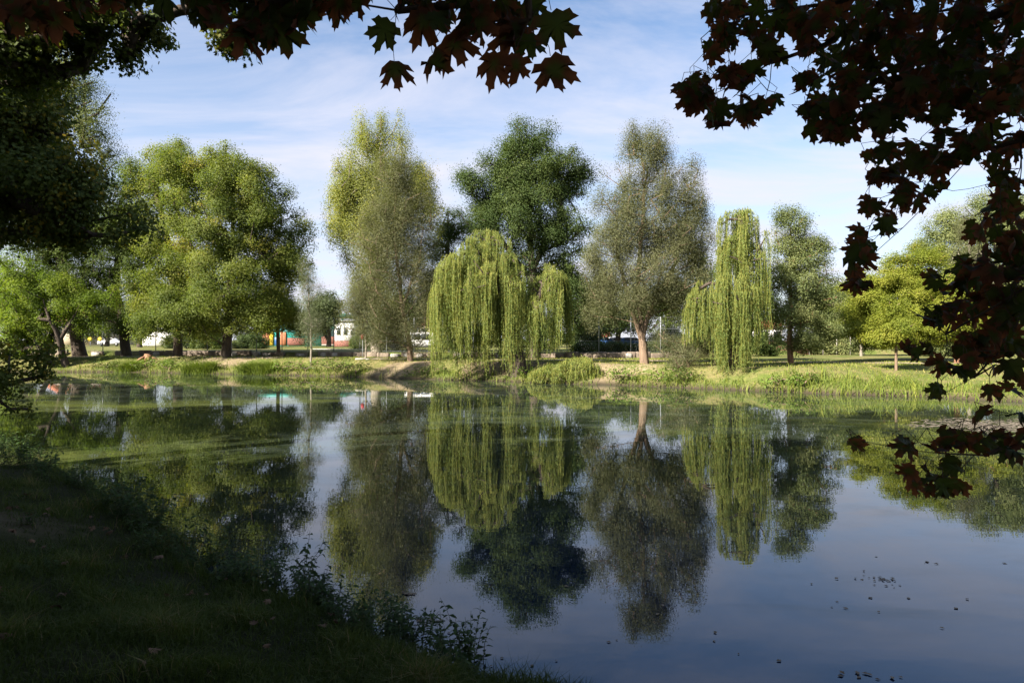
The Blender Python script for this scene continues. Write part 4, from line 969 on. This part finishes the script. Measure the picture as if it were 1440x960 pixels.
tag(blades(gx, gy, RNG.uniform(.06, .2, len(gx)), RNG.uniform(.02, .04, len(gx)), RNG.uniform(.2, 1.2, len(gx)), GRASS_FAR, 'meadow_grass', tonefn=np.clip(RNG.random(len(gx)) * .7 + .35 - .2 * nz, 0, 1)),
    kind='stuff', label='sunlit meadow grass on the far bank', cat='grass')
n = 150000
gx = RNG.uniform(-42, 30, n); gy = RNG.uniform(26, 58, n)
d = pond_sd(gx, gy); ppx = gx / gy * F + CX
lush = np.interp(ppx, [60, 160, 250, 300, 345, 400, 505, 525, 590, 605, 640, 700, 735, 760, 830, 848, 862, 880, 1000, 1080, 1130, 1300, 1345, 1400, 1440],
                 [.6, .9, .8, 1, .5, 1, 1, .12, .12, .9, .9, .5, .8, 1, 1, .2, .3, 1, 1, .9, 1, 1, .7, .6, .7])
wid = np.interp(ppx, [60, 1080, 1130, 1320, 1440], [.8, .9, 1.7, 2.4, 2.0])
nz = np.sin(gx * 2.1) * np.sin(gx * .7 + 1) * .5 + .5 * np.sin(gx * 5.1 + gy)
k = (d > -.15) & (d < wid * (1 + .3 * nz)) & (RNG.random(n) < lush)
gx, gy, d, ppx, nz = gx[k], gy[k], d[k], ppx[k], nz[k]
hh = np.interp(ppx, [60, 300, 1080, 1130, 1320, 1440], [.35, .5, .45, .75, .65, .4])
tag(blades(gx, gy, hh * RNG.uniform(.45, 1.15, len(gx)) * (1 + .35 * nz), RNG.uniform(.02, .045, len(gx)), RNG.uniform(.15, .9, len(gx)), GRASS_FAR, 'reed_grass', tonefn=np.clip(RNG.random(len(gx)) * .8 + .1 * nz, 0, 1), z=np.maximum(height(gx, gy), 0)),
    kind='stuff', label='tall green reeds and grass along the water line of the far bank', cat='reeds')


def bush(name, label, px, d, w, h, mat, leaves=520, L=.13, W=.075, group=None):
    b = stand(px, d)
    root = empty(name, b, label, 'shrub', group)
    m = max(8, int(14 * w))
    C = np.stack([b[0] + RNG.normal(0, .38, m) * w, b[1] + RNG.normal(0, .25, m) * w, b[2] + h * RNG.uniform(.25, .9, m)], 1)
    sk = Skel(); sk.add(b - np.array([0, 0, .1]), -1); sk.add(b + np.array([0, 0, .08]), 0)
    sk.grow(C, step=.25, wob=.03)
    V, Fc, _ = sk.mesh(.04, min_r=.006, sides=5)
    build('stem', V, Fc, BARK_B, root)
    V, Fc, t = crown(C, unit(C - b), .26 * (h / .7), leaves // m, L, W)
    build('foliage', V, Fc, mat, root, tone=t)
    return root


for px, off, w, h, lab, mt in ((207, .7, 1.6, 1.0, 'leafy green bush below the reddish stump', LEAF_BUSH), (238, .6, 1.4, .95, 'small bright bush right of the stump bush', LEAF_BUSH), (150, .4, 2.0, .6, 'low dark shrub on the shaded left shore', LEAF_MID),
                               (398, .5, 2.2, .75, 'low bright shrub at the water near the teal pavilion trees', LEAF_BUSH), (430, .6, 2.2, .9, 'rounded bright shrub just below the young grey tree', LEAF_BUSH), (472, .6, 2.0, 1.0, 'big-leaved dark green shrub on the shore below the white house', LEAF_MID),
                               (500, .5, 1.6, .8, 'small shrub between the big-leaved shrub and the bare bank', LEAF_BUSH), (600, .5, 1.6, .7, 'dark green shrub at the water left of the large willow', LEAF_MID), (745, .5, 1.5, .6, 'small green shrub at the foot of the large willow trunk', LEAF_BUSH),
                               (874, .5, 1.7, .8, 'round bright shrub below the forked silver willow', LEAF_BUSH), (925, .5, 2.0, .75, 'wide low shrub on the shore below the grey willow bush', LEAF_BUSH), (962, .5, 1.6, .85, 'taller shrub at the shore by the grey willow bush', LEAF_MID),
                               (1095, .5, 1.2, .6, 'small shrub under the right weeping willow edge', LEAF_BUSH), (1130, .5, 1.3, .8, 'tufted shrub on the shore below the dusky tree', LEAF_BUSH)):
    D = float(np.interp((px - CX), [-560, -450, -360, -280, -200, -100, -20, 60, 130, 230, 280, 360, 480], [55.5, 53, 51.2, 49.6, 47.6, 44.6, 43.2, 41.2, 39.9, 37.4, 36.3, 34.4, 32.4])) + off
    bush('shore_shrub', lab, px, D, w, h, mt)
for px, off, lab in ((182, .3, 'arching pale green sedge tuft on the left shore'), (272, .3, 'dense blue-green sedge tuft left of the large lime trunk'), (292, .3, 'blue-green sedge tuft directly beside the dense one'), (352, .3, 'sedge tuft right of the bare earth below the lime'), (375, .3, 'smaller sedge tuft next to the low bright shrub')):
    D = float(np.interp(px, [160, 270, 360, 440], [55.5, 53, 51.2, 49.6])) + off
    b = stand(px, D); m = 900
    root = empty('sedge_tuft', b, lab, 'grass tuft', 'sedge tufts')
    gx = b[0] + RNG.normal(0, .42, m); gy = b[1] + RNG.normal(0, .2, m)
    blades(gx, gy, RNG.uniform(.6, 1.15, m), RNG.uniform(.02, .035, m), RNG.uniform(.4, 1.3, m), GRASS_FAR, 'leaves', tonefn=RNG.random(m) * .55, parent=root)


# nettles and willowherb on the near shore: three kinds of plant, each copied
def weed(seed, nst, h):
    LP, LA, LN, mb = [], [], [], MB()
    for s in range(nst):
        a = RNG.uniform(0, 6.283); r0 = RNG.uniform(0, .12); hh = h * RNG.uniform(.55, 1.1); ln = RNG.uniform(.08, .45)
        b = np.array([math.cos(a) * r0, math.sin(a) * r0, -.05]); o = np.array([math.cos(a), math.sin(a), 0])
        t = np.linspace(0, 1, 7)
        pts = b + o * (ln * hh * t ** 1.8)[:, None] + np.array([0, 0, 1]) * (hh * t * (1 - .12 * ln * t))[:, None] + RNG.normal(0, .006, (7, 3))
        mb.tube(pts, list(np.linspace(.004, .0015, 7)), sides=4, cap=False)
        k = int(hh / .035)
        for j in range(2, k):
            u = j / k; p = np.array([np.interp(u, t, pts[:, i]) for i in range(3)])
            for sd in (0, 1):
                an = j * 1.571 + sd * math.pi + RNG.normal(0, .25)
                LP.append(p); LA.append((math.cos(an), math.sin(an), RNG.uniform(-.5, .45))); LN.append((RNG.normal(0, .3), RNG.normal(0, .3), 1))
    P = np.array(LP); A = unit(np.array(LA)); Nn = np.array(LN); Nn = unit(Nn - A * np.sum(A * Nn, 1, keepdims=True))
    m = len(P); sz = RNG.uniform(.045, .085, m)
    # each leaf is two quads so that it folds along and arches over
    Bv = unit(np.cross(A, Nn)); S = sz[:, None]
    c0, c1, c2, c3 = P, P + A * S * .4 + Nn * S * .08, P + A * S * .75 + Nn * S * .02, P + A * S - Nn * S * .12
    w1, w2 = Bv * S * .2, Bv * S * .13
    V = np.stack([c0, c1 - w1 + Nn * S * .05, c1, c1 + w1 + Nn * S * .05, c2 - w2, c2, c2 + w2, c3], 1).reshape(-1, 3)
    k = (np.arange(m) * 8)[:, None]
    Q = np.concatenate([k + np.array([[1, 4, 5, 2]]), k + np.array([[2, 5, 6, 3]])]); T3 = np.concatenate([k + np.array([q]) for q in ((0, 1, 2), (0, 2, 3), (4, 7, 5), (5, 7, 6))])
    return (np.concatenate(mb.v), np.array(mb.f[4])), (V, Q, T3, np.repeat(RNG.random(m), 8))


WEED_STEM = surf_mat('weed_stem', (0.04, 0.05, 0.02), (0.08, 0.08, 0.035), scale=20)
kinds_w = []
for i, (ns, h) in enumerate(((9, .62), (7, .5), (11, .42))):
    (sv, sf), (V, Q, T3, t) = weed(i, ns, h)
    kinds_w.append(((sv, sf), (V, Q, T3, t)))
wpos = []
WR = np.random.default_rng(11)


def edge(i):
    a = int(min(i, len(POND) - 2)); f_ = i - a
    return POND[a] * (1 - f_) + POND[a + 1] * f_


for i in np.linspace(.08, 2.9, 52):
    p = (edge(i) if i >= 0 else POND[0] + np.array([.5, -.3]) * (-i) * 4) + WR.normal(0, 1, 2) * np.array([.2, .18]) + np.array([-.05, -.05])
    tall = .68 + .38 * math.exp(-((i - 1.75) / .5) ** 2) + .2 * math.exp(-((i - .5) / .3) ** 2)
    wpos.append((p[0], p[1], tall * WR.uniform(.75, 1.2)))
for i in np.linspace(2.9, 7.2, 50):
    p = edge(i) + WR.normal(0, .28, 2) + np.array([-.25, -.2])
    wpos.append((p[0], p[1], WR.uniform(.7, 1.25)))
for k in range(16):
    p = edge(WR.uniform(.3, 6)) + np.array([WR.uniform(-3, -.5), WR.uniform(-1.6, -.3)])
    wpos.append((p[0], p[1], WR.uniform(.3, .6)))
protos = []
for i, ((sv, sf), (V, Q, T3, t)) in enumerate(kinds_w):
    x, y, s = wpos[i]
    loc = np.array([x, y, max(ground(x, y), 0.0)])
    r = empty('bank_weed', loc, 'dark leafy weed with paired pointed leaves growing at the near water edge', 'plant', 'leafy weeds along the near water edge')
    build('stem', sv + loc, sf, WEED_STEM, r); build('foliage', V + loc, [Q, T3], LEAF_NETTLE, r, tone=t)
    protos.append(r)
for j, (x, y, s) in enumerate(wpos[3:]):
    copy_thing(protos[j % 3], (x, y, max(ground(x, y), 0.0)), RNG.uniform(0, 6.28), s)

# dead leaves on the near grass, and flotsam on the water
m = 260
x = RNG.uniform(-8, 2.5, m); y = RNG.uniform(2.2, 10, m); k = pond_sd(x, y) > .2; x, y = x[k], y[k]; m = len(x)
Nn = unit(np.stack([RNG.normal(0, .3, m), RNG.normal(0, .3, m), np.ones(m)], 1)); A = unit(np.cross(Nn, RNG.normal(0, 1, (m, 3))))
V, Fc, T = maple_leaves(np.stack([x, y, height(x, y) + RNG.uniform(.03, .09, m)], 1), A, Nn, RNG.uniform(.05, .1, m))
tag(build('fallen_leaves', V, Fc, surf_mat('brown_dead_leaf', (.06, .036, .02), (.2, .115, .06), scale=5), tone=T), kind='stuff', label='dry brown leaves scattered on the near bank', cat='leaves')
fx_, fy_, fs_ = [], [], []
for px, py, sx, sy, q in ((1240, 814, 22, 3, 22), (605, 872, 26, 4, 16), (575, 836, 18, 2, 14), (1215, 952, 50, 5, 9), (1260, 825, 10, 3, 5), (1310, 790, 10, 3, 5), (1190, 826, 60, 40, 5), (1000, 880, 300, 60, 12), (1300, 850, 130, 60, 8), (800, 800, 180, 60, 6), (700, 930, 60, 10, 4), (300, 620, 300, 14, 40), (900, 600, 300, 30, 30), (1250, 640, 120, 40, 24)):
    for _ in range(q):
        a, b = px + RNG.normal(0, .6) * sx, py + RNG.normal(0, .6) * sy
        if b < 560: continue
        D = EYE * F / (b - HOR); xx = (a - CX) / F * D
        if pond_sd(np.array([xx]), np.array([D]))[0] < -.2: fx_.append(xx); fy_.append(D); fs_.append(RNG.uniform(.012, .034) * (1 + D / 30))
m = len(fx_)
Nn = unit(np.stack([RNG.normal(0, .08, m), RNG.normal(0, .08, m), np.ones(m)], 1)); A = unit(np.cross(Nn, RNG.normal(0, 1, (m, 3))))
V, Fc = leaf_quads(np.stack([fx_, fy_, np.full(m, .006)], 1), A, Nn, np.array(fs_) * 1.6, np.array(fs_), .06)
tag(build('floating_debris', V, Fc, DEBRIS), kind='stuff', label='dead leaves and twigs floating on the pond', cat='debris')
# raft of dried scum before the right bank
m = 1100
u = unit(RNG.normal(0, 1, (m, 2))) * RNG.random((m, 1)) ** .8
px = 1390 + 110 * u[:, 0] + 60 * (RNG.random(m) < .3) * RNG.random(m); py = 598 + 9.0 * u[:, 1] + (px - 1385) * .03 + 3.5 * np.sin(px * .06) * RNG.random(m)
D = EYE * F / (py - HOR)
P = np.stack([(px - CX) / F * D, D, RNG.uniform(.004, .012, m)], 1)
Nn = unit(np.stack([RNG.normal(0, .05, m), RNG.normal(0, .05, m), np.ones(m)], 1)); A = unit(np.cross(Nn, np.stack([RNG.normal(0, .4, m), RNG.normal(0, 1, m), np.zeros(m)], 1)))
V, Fc = leaf_quads(P, A, Nn, RNG.uniform(.06, .32, m), RNG.uniform(.03, .12, m), .02)
tag(build('pond_scum', V, Fc, SCUM), kind='stuff', label='pale brown raft of dried scum floating before the right bank', cat='scum')

# ------------------------------------------------------------------ wall, fence and what stands behind
seg = []
for a, b in zip(WALL[:-1], WALL[1:]):
    L_ = np.linalg.norm(b - a); k = max(1, int(L_ / 1.1))
    for j in range(k): seg.append((a + (b - a) * j / k, a + (b - a) * (j + 1) / k))
root = empty('stone_wall', (WALL[2][0], WALL[2][1], 1.0), 'low rough stone retaining wall below the sports fence', 'wall')
mb, caps = MB(), MB()
for a, b in seg:
    c = (a + b) / 2; ln = np.linalg.norm(b - a); rz = math.atan2(b[1] - a[1], b[0] - a[0]); hz = RNG.uniform(.36, .54)
    z0 = ground(c[0], c[1] - .6)
    if RNG.random() < .9:
        mb.box((c[0], c[1], z0 + hz / 2 - .1), (ln * .985, .34 + RNG.uniform(-.04, .08), hz + .2), rz + RNG.normal(0, .02), .05)
    if RNG.random() < .3:
        caps.box((c[0], c[1] - .12, z0 + hz * .35), (RNG.uniform(.4, .8), .5, hz * .9), rz, .08)
mb.build('masonry', STONE, root); caps.build('block', CONCRETE, root)

root = empty('wire_fence', (WALL[2][0], WALL[2][1] + .7, 1.5), 'tall wire sports fence on thin grey posts along the stone wall', 'fence')
acc = 0.0; last = None; wires = MB(); postpts = []
for a, b in zip(WALL[:-1], WALL[1:]):
    L_ = np.linalg.norm(b - a)
    while acc < L_:
        q = a + (b - a) * acc / L_ + np.array([0, .7]); postpts.append(q); acc += 2.6
    acc -= L_
for q in postpts:
    z0 = ground(*q); p = MB()
    p.tube([(q[0], q[1], z0 - .2), (q[0], q[1], z0 + 3.0)], .04, sides=8)
    p.tube([(q[0], q[1], z0 + 3.0), (q[0], q[1], z0 + 3.03)], [.055, .03], sides=8)
    p.build('post', STEEL if RNG.random() < .75 else DARKSTEEL, root)
for a, b in zip(postpts[:-1], postpts[1:]):
    za, zb = ground(*a), ground(*b)
    for hh in (.1, 1.0, 2.0, 2.95):
        wires.tube([(a[0], a[1], za + hh), (b[0], b[1], zb + hh)], .007, sides=4, cap=False)
    for k in range(14):
        u = k / 14; q = a + (b - a) * u; q2 = a + (b - a) * min(1, u + .5)
        wires.tube([(q[0], q[1], za + .1), (q2[0], q2[1], za + 2.95)], .0022, sides=3, cap=False)
        q2 = a + (b - a) * max(0, u - .5)
        wires.tube([(q[0], q[1], za + .1), (q2[0], q2[1], za + 2.95)], .0022, sides=3, cap=False)
wires.build('mesh_panel', STEEL, root)

hb = stand(905, 57.5)
root = empty('hedge', hb, 'trimmed dark green hedge running behind the stone wall', 'hedge')
m = 320
C = np.stack([np.interp(RNG.random(m), [0, 1], [5.0, 16.0]), 57.6 + RNG.uniform(-.4, .5, m), 1.55 + RNG.uniform(.1, .75, m)], 1)
sk = Skel(); sk.add((5, 57.7, 1.4), -1); sk.line([(5, 57.7, 1.6), (16, 57.9, 1.6)], step=.4)
sk.grow(C[::3], step=.3, wob=.02); V, Fc, _ = sk.mesh(.05, sides=5); build('stem', V, Fc, BARK_D, root)
V, Fc, t = crown(C, np.tile([0, -1, 0.], (m, 1)), .3, 70, .13, .09); build('foliage', V, Fc, LEAF_OAK, root, tone=t)
hb = stand(1190, 66)
root = empty('creeper_fence', hb, 'low wire fence overgrown with yellow-green creeper beyond the sandy path', 'fence')
m = 240
C = np.stack([RNG.uniform(29.5, 34.5, m), 68 + RNG.uniform(-.3, .3, m), 1.2 + RNG.uniform(.2, 2.0, m) * RNG.uniform(.6, 1, m)], 1)
for xx in np.arange(29.5, 35, 1.35):
    p = MB(); p.tube([(xx, 67.7, ground(xx, 67.7) - .2), (xx, 67.7, 3.4)], .05); p.build('post', CONCRETE, root)
V, Fc, t = crown(C, np.tile([0, -1, 0.], (m, 1)), .35, 60, .15, .1); build('foliage', V, Fc, LEAF_SOFT, root, tone=np.clip(t + .2, 0, 1))
w0 = at(1070, 497, 69)
root = empty('brick_wall', (w0[0], 69, 1.2), 'long dark red-brown garden wall behind the dusky tree', 'wall')
p = MB(); p.box((29, 69.2, 1.7), (9, .3, 1.5), .03, .02); p.build('masonry', BRICKRED, root); p = MB(); p.box((29, 69.2, 2.5), (9.1, .42, .1), .03, .02); p.build('coping', STONE, root)


def house(name, label, px0, px1, top, d, wall, roof=None, depth=6, base=None, base_h=0.8, wins=0, roof_h=1.6):
    a, b = at(px0, top, d), at(px1, top, d); z0 = ground((a[0] + b[0]) / 2, d)
    cx = (a[0] + b[0]) / 2; w = b[0] - a[0]; hgt = a[2] - z0 - (roof_h if roof else 0)
    root = empty(name, (cx, d, z0), label, 'building')
    m_ = MB(); m_.box((cx, d + depth / 2, z0 + hgt / 2 - .2), (w, depth, hgt + .4)); m_.build('wall', wall, root)
    if base:
        m_ = MB(); m_.box((cx, d + depth / 2, z0 + base_h / 2 - .15), (w + .12, depth + .12, base_h + .3)); m_.build('plinth', base, root)
    if roof:
        m_ = MB(); e = .5; zt = z0 + hgt
        m_.add([(cx - w / 2 - e, d - e, zt), (cx + w / 2 + e, d - e, zt), (cx + w / 2 + e, d + depth + e, zt), (cx - w / 2 - e, d + depth + e, zt), (cx - w / 2 - e, d + depth / 2, zt + roof_h), (cx + w / 2 + e, d + depth / 2, zt + roof_h)],
               [(0, 1, 5, 4), (2, 3, 4, 5), (0, 4, 3), (1, 2, 5), (3, 2, 1, 0)])
        m_.build('roof', roof, root)
    else:
        m_ = MB(); m_.box((cx, d + depth / 2, z0 + hgt + .06), (w + .4, depth + .4, .18)); m_.build('roof', CONCRETE, root)
    for k in range(wins):
        wx = cx - w / 2 + w * (k + .5) / wins
        fr = MB(); fr.box((wx, d - .02, z0 + hgt * .62), (min(1.1, w / wins * .6), .1, hgt * .3)); f_ = fr.build('window', WHITE, root)
        gl = MB(); gl.box((wx, d - .08, z0 + hgt * .62), (min(.9, w / wins * .5), .03, hgt * .25)); gl.build('pane', GLASS, f_)
    return root


house('house', 'white block house with brick-red base at the edge of the playing field', 471, 500, 452, 112, WHITE, base=BRICKRED, base_h=.95, wins=3)
house('house', 'cream house with red tiled roof glimpsed between the left trunks', 66, 124, 436, 140, CREAM, ROOFRED, wins=5, roof_h=2.2, depth=9)
house('house', 'second red-roofed house right of the cream one, behind the yellow discs', 128, 168, 440, 150, CREAM, ROOFRED, wins=3, roof_h=2.2, depth=8)
house('shed', 'long low white shed across the playing field under the lime', 196, 252, 464, 128, WHITE, wins=0)
house('house', 'pale house with pinkish roof behind the distant dark tree', 812, 856, 462, 135, WHITE, ROOFRED, wins=4, depth=8)
house('house', 'small orange-roofed house showing left of the large willow', 588, 618, 441, 118, CREAM, ROOFRED, wins=2)
house('house', 'pale house with pink roof glimpsed beside the right weeping willow', 1066, 1100, 448, 96, WHITE, ROOFRED, wins=2, roof_h=1.0)
# teal sports pavilion
d_ = 118
z0 = ground(-38, d_)
root = empty('sports_pavilion', at(420, 486, d_), 'teal sports pavilion with orange, yellow and blue panels', 'building')


def slab(px0, px1, py0, py1, d, depth, name, mat, parent=None):
    a, b = at(px0, py0, d), at(px1, py1, d)
    m_ = MB(); m_.box(((a[0] + b[0]) / 2, d + depth / 2, (a[2] + b[2]) / 2), (b[0] - a[0], depth, a[2] - b[2]), 0, .02)
    return m_.build(name, mat, parent)


slab(366, 452, 447, 487, d_, 8, 'wall', TEAL, root)
for k in range(7): slab(369 + k * 10, 377 + k * 10, 450, 466, d_ - .15, .1, 'window', TEAL_L, root)
slab(368, 378, 467, 485, d_ - .2, .15, 'panel', ORANGE, root); slab(379, 384, 467, 485, d_ - .2, .15, 'panel', YELLOW, root)
slab(386, 392, 474, 485, d_ - .2, .15, 'door', BLUE, root); slab(394, 402, 467, 485, d_ - .2, .15, 'panel', ORANGE, root); slab(404, 428, 475, 485, d_ - .2, .15, 'panel', BRICKRED, root)
slab(360, 486, 441, 445, d_ - 2, 12, 'roof', TEAL, root)
m_ = MB(); m_.tube([at(452, 446, d_ - 1), at(476, 466, d_ - 1)], .35, sides=6); m_.build('brace', TEAL, root)
slab(480, 482, 445, 486, d_ - 1.5, .4, 'post', TEAL, root)
root = empty('boundary_wall', at(463, 484, 116), 'low red wall with white kerb left of the white house', 'wall')
slab(452, 470, 473, 484, 116, .3, 'panel', BRICKRED, root); slab(452, 470, 484, 485.5, 115.8, .6, 'kerb', CONCRETE, root)
kb = MB(); a, b = at(440, 492, 78), at(522, 493, 76); kb.tube([a, b], .16, sides=6); tag(kb.build('running_kerb', CONCRETE, origin=a), 'long white kerb edging the sports pitch', 'kerb')


def car(name, label, px, d, paint, van=False, rz=0.0, length=4.2):
    x = (px - CX) / F * d; z0 = ground(x, d); root = empty(name, (x, d, z0), label, 'van' if van else 'car')
    H = 1.9 if van else 1.42
    prof = ([(-.5, .3), (-.5, 1.0), (-.46, H - .06), (-.38, H), (.18, H), (.34, 1.15), (.48, .95), (.5, .3)] if van else
            [(-.5, .3), (-.5, .82), (-.42, .92), (-.3, H - .04), (-.2, H), (.08, H - .02), (.24, .95), (.46, .82), (.5, .62), (.5, .3)])
    n = len(prof); V = []
    for s in (-1, 1):
        for u, h in prof: V.append((x + u * length, d + s * (.82 if h < 1 else .7), z0 + h))
    m_ = MB(); m_.add(V, [tuple(range(n))[::-1], tuple(range(n, 2 * n))] + [(i, (i + 1) % n, n + (i + 1) % n, n + i) for i in range(n)]); m_.build('body', paint, root)
    for u0, u1 in ((-.3, -.1), (-.08, .12)):
        m_ = MB(); m_.box((x + (u0 + u1) / 2 * length, d - .79, z0 + (H + .95) / 2), ((u1 - u0) * length * .95, .05, (H - .95) * .6)); m_.build('window', GLASS, root)
    for u in (-.32, .32):
        for s in (-1, 1):
            m_ = MB(); m_.tube([(x + u * length, d + s * .7, z0 + .32), (x + u * length, d + s * .86, z0 + .32)], .32, sides=14); w_ = m_.build('wheel', RUBBER, root)
            m_ = MB(); m_.tube([(x + u * length, d + s * .86, z0 + .32), (x + u * length, d + s * .88, z0 + .32)], .19, sides=12); m_.build('rim', STEEL, w_)
    return root


car('white_van', 'white van parked behind the silver willow left of the large willow', 598, 74, WHITE, True, length=4.6)
car('parked_car', 'white car parked across the field behind the yellow discs', 157, 122, WHITE)
car('parked_car', 'blue car parked beyond the hedge, left of the forked trunk', 850, 90, BLUE)
car('parked_car', 'white car parked beyond the hedge between two blue cars', 870, 91, WHITE)
car('parked_car', 'blue car parked beyond the hedge close behind the forked trunk', 890, 90, BLUE)
for px, lab in ((127, 'brighter yellow round sign on a thin pole, left of two'), (141, 'paler yellow round sign on a thin pole, right of two')):
    q = at(px, 477, 108); root = empty('round_sign', (q[0], q[1], ground(q[0], q[1])), lab, 'sign')
    m_ = MB(); m_.tube([(q[0], q[1], ground(q[0], q[1]) - .1), (q[0], q[1], q[2])], .04); m_.build('pole', STEEL, root)
    m_ = MB(); m_.tube([q + np.array([0, -.1, 0]), q + np.array([0, -.05, 0])], .34, sides=18); m_.build('panel', YELLOW, root)
q = at(510, 473, 57); g0 = ground(q[0], q[1]); root = empty('small_sign', (q[0], q[1], g0), 'small dark red sign on a pole beside the young tree', 'sign')
m_ = MB(); m_.tube([(q[0], q[1], g0 - .1), (q[0], q[1], q[2] + .2)], .035); m_.build('pole', STEEL, root)
m_ = MB(); m_.box((q[0], q[1] - .06, q[2]), (.26, .03, .42), 0, .01); m_.build('panel', REDSIGN, root)
for px, d, lab in ((431, 51.0, 'flat white stone slab left of the taller young tree stem'), (507, 51.6, 'flat pale stone slab at the foot of the pale-stemmed young tree')):
    b = stand(px, d); m_ = MB(); m_.box((b[0], b[1], b[2] + .04), (.75, .4, .14), .1, .03); m_.box((b[0] + .5, b[1] + .05, b[2] + .02), (.3, .35, .1), .3, .03); tag(m_.build('stone_slab', CONCRETE, origin=b), lab, 'slab')
b = stand(208, 57.0); m_ = MB()
root = empty('tree_stump', b, 'reddish old stump with stubby roots on the left bank', 'stump')
m_.tube([b - np.array([0, 0, .1]), b + np.array([0, 0, .2]), b + np.array([.05, 0, .42])], [.5, .36, .3], sides=11)
for k in range(6):
    a = k * 1.05; o = np.array([math.cos(a), math.sin(a), 0]); m_.tube([b + o * .25 + np.array([0, 0, .2]), b + o * .6 + np.array([0, 0, .08]), b + o * .95 - np.array([0, 0, .1])], [.13, .1, .05], sides=6)
m_.build('wood', BARK_R, root)

# ------------------------------------------------------------------ light, sky, camera
SUN_AZ, SUN_EL = math.radians(-131), math.radians(36)      # azimuth from +Y clockwise: behind the viewer's left shoulder
sv = Vector((math.sin(SUN_AZ) * math.cos(SUN_EL), math.cos(SUN_AZ) * math.cos(SUN_EL), math.sin(SUN_EL)))
sun = bpy.data.lights.new('sun', 'SUN'); sun.energy = 5.0; sun.angle = math.radians(.53); sun.color = (1, .93, .82)
so = bpy.data.objects.new('sun', sun); COL.objects.link(so); so.rotation_euler = (-sv).to_track_quat('-Z', 'Y').to_euler()

world = bpy.data.worlds.new('World'); scene.world = world; world.use_nodes = True
nt = world.node_tree
for n_ in list(nt.nodes): nt.nodes.remove(n_)
out = nt.nodes.new('ShaderNodeOutputWorld'); bg = nt.nodes.new('ShaderNodeBackground'); bg.inputs[1].default_value = .063
sky = nt.nodes.new('ShaderNodeTexSky'); sky.sky_type = 'NISHITA'; sky.sun_disc = False; sky.sun_elevation = SUN_EL; sky.sun_rotation = SUN_AZ
sky.air_density = 1.0; sky.dust_density = 0.7; sky.ozone_density = 3.0
L = nt.links.new
tc = nt.nodes.new('ShaderNodeTexCoord'); sp = nt.nodes.new('ShaderNodeSeparateXYZ'); L(tc.outputs['Generated'], sp.inputs[0])
mz = nt.nodes.new('ShaderNodeMath'); mz.operation = 'MAXIMUM'; L(sp.outputs['Z'], mz.inputs[0]); mz.inputs[1].default_value = 0
az = nt.nodes.new('ShaderNodeMath'); az.operation = 'ADD'; L(mz.outputs[0], az.inputs[0]); az.inputs[1].default_value = .12
cm = nt.nodes.new('ShaderNodeCombineXYZ')
for i, s_ in enumerate('XY'):
    dv = nt.nodes.new('ShaderNodeMath'); dv.operation = 'DIVIDE'; L(sp.outputs[s_], dv.inputs[0]); L(az.outputs[0], dv.inputs[1]); L(dv.outputs[0], cm.inputs[i])
mp = nt.nodes.new('ShaderNodeMapping'); mp.inputs['Rotation'].default_value = (0, 0, .35); mp.inputs['Scale'].default_value = (.75, 1.3, 1); L(cm.outputs[0], mp.inputs[0])
nz_ = nt.nodes.new('ShaderNodeTexNoise'); nz_.inputs['Scale'].default_value = 1.1; nz_.inputs['Detail'].default_value = 9; nz_.inputs['Roughness'].default_value = .6; nz_.inputs['Distortion'].default_value = .5; L(mp.outputs[0], nz_.inputs['Vector'])
rp = ramp(nt, [(.42, 0.0), (.7, .72)], nz_.outputs['Fac'])
hz = nt.nodes.new('ShaderNodeMapRange'); hz.interpolation_type = 'SMOOTHSTEP'
hz.inputs['From Min'].default_value = .5; hz.inputs['From Max'].default_value = 0; hz.inputs['To Max'].default_value = .62; L(mz.outputs[0], hz.inputs['Value'])
sm = nt.nodes.new('ShaderNodeMath'); sm.operation = 'ADD'; sm.use_clamp = True; L(rp.outputs[0], sm.inputs[0]); L(hz.outputs[0], sm.inputs[1])
mx = nt.nodes.new('ShaderNodeMix'); mx.data_type = 'RGBA'; L(sm.outputs[0], mx.inputs[0]); L(sky.outputs[0], mx.inputs[6]); mx.inputs[7].default_value = (4.15, 4.15, 4.75, 1)
L(mx.outputs[2], bg.inputs[0]); L(bg.outputs[0], out.inputs[0])

cam = bpy.data.cameras.new('camera'); cam.sensor_width = 36; cam.lens = 36 * F / 1440; cam.shift_y = -2 / 1440; cam.clip_start = .05; cam.clip_end = 4000
co = bpy.data.objects.new('camera', cam); COL.objects.link(co); co.location = (0, 0, EYE); co.rotation_euler = (math.pi / 2, 0, 0)
scene.camera = co
scene.render.engine = 'CYCLES'
c = scene.cycles
c.max_bounces = 6; c.diffuse_bounces = 3; c.glossy_bounces = 3; c.transmission_bounces = 3; c.transparent_max_bounces = 4
c.caustics_reflective = False; c.caustics_refractive = False
c.use_denoising = True
try: c.denoiser = 'OPENIMAGEDENOISE'; c.denoising_input_passes = 'RGB_ALBEDO_NORMAL'
except Exception: pass
vs = scene.view_settings
vs.view_transform = 'Standard'; vs.look = 'None'; vs.exposure = 1.8; vs.gamma = 1.0
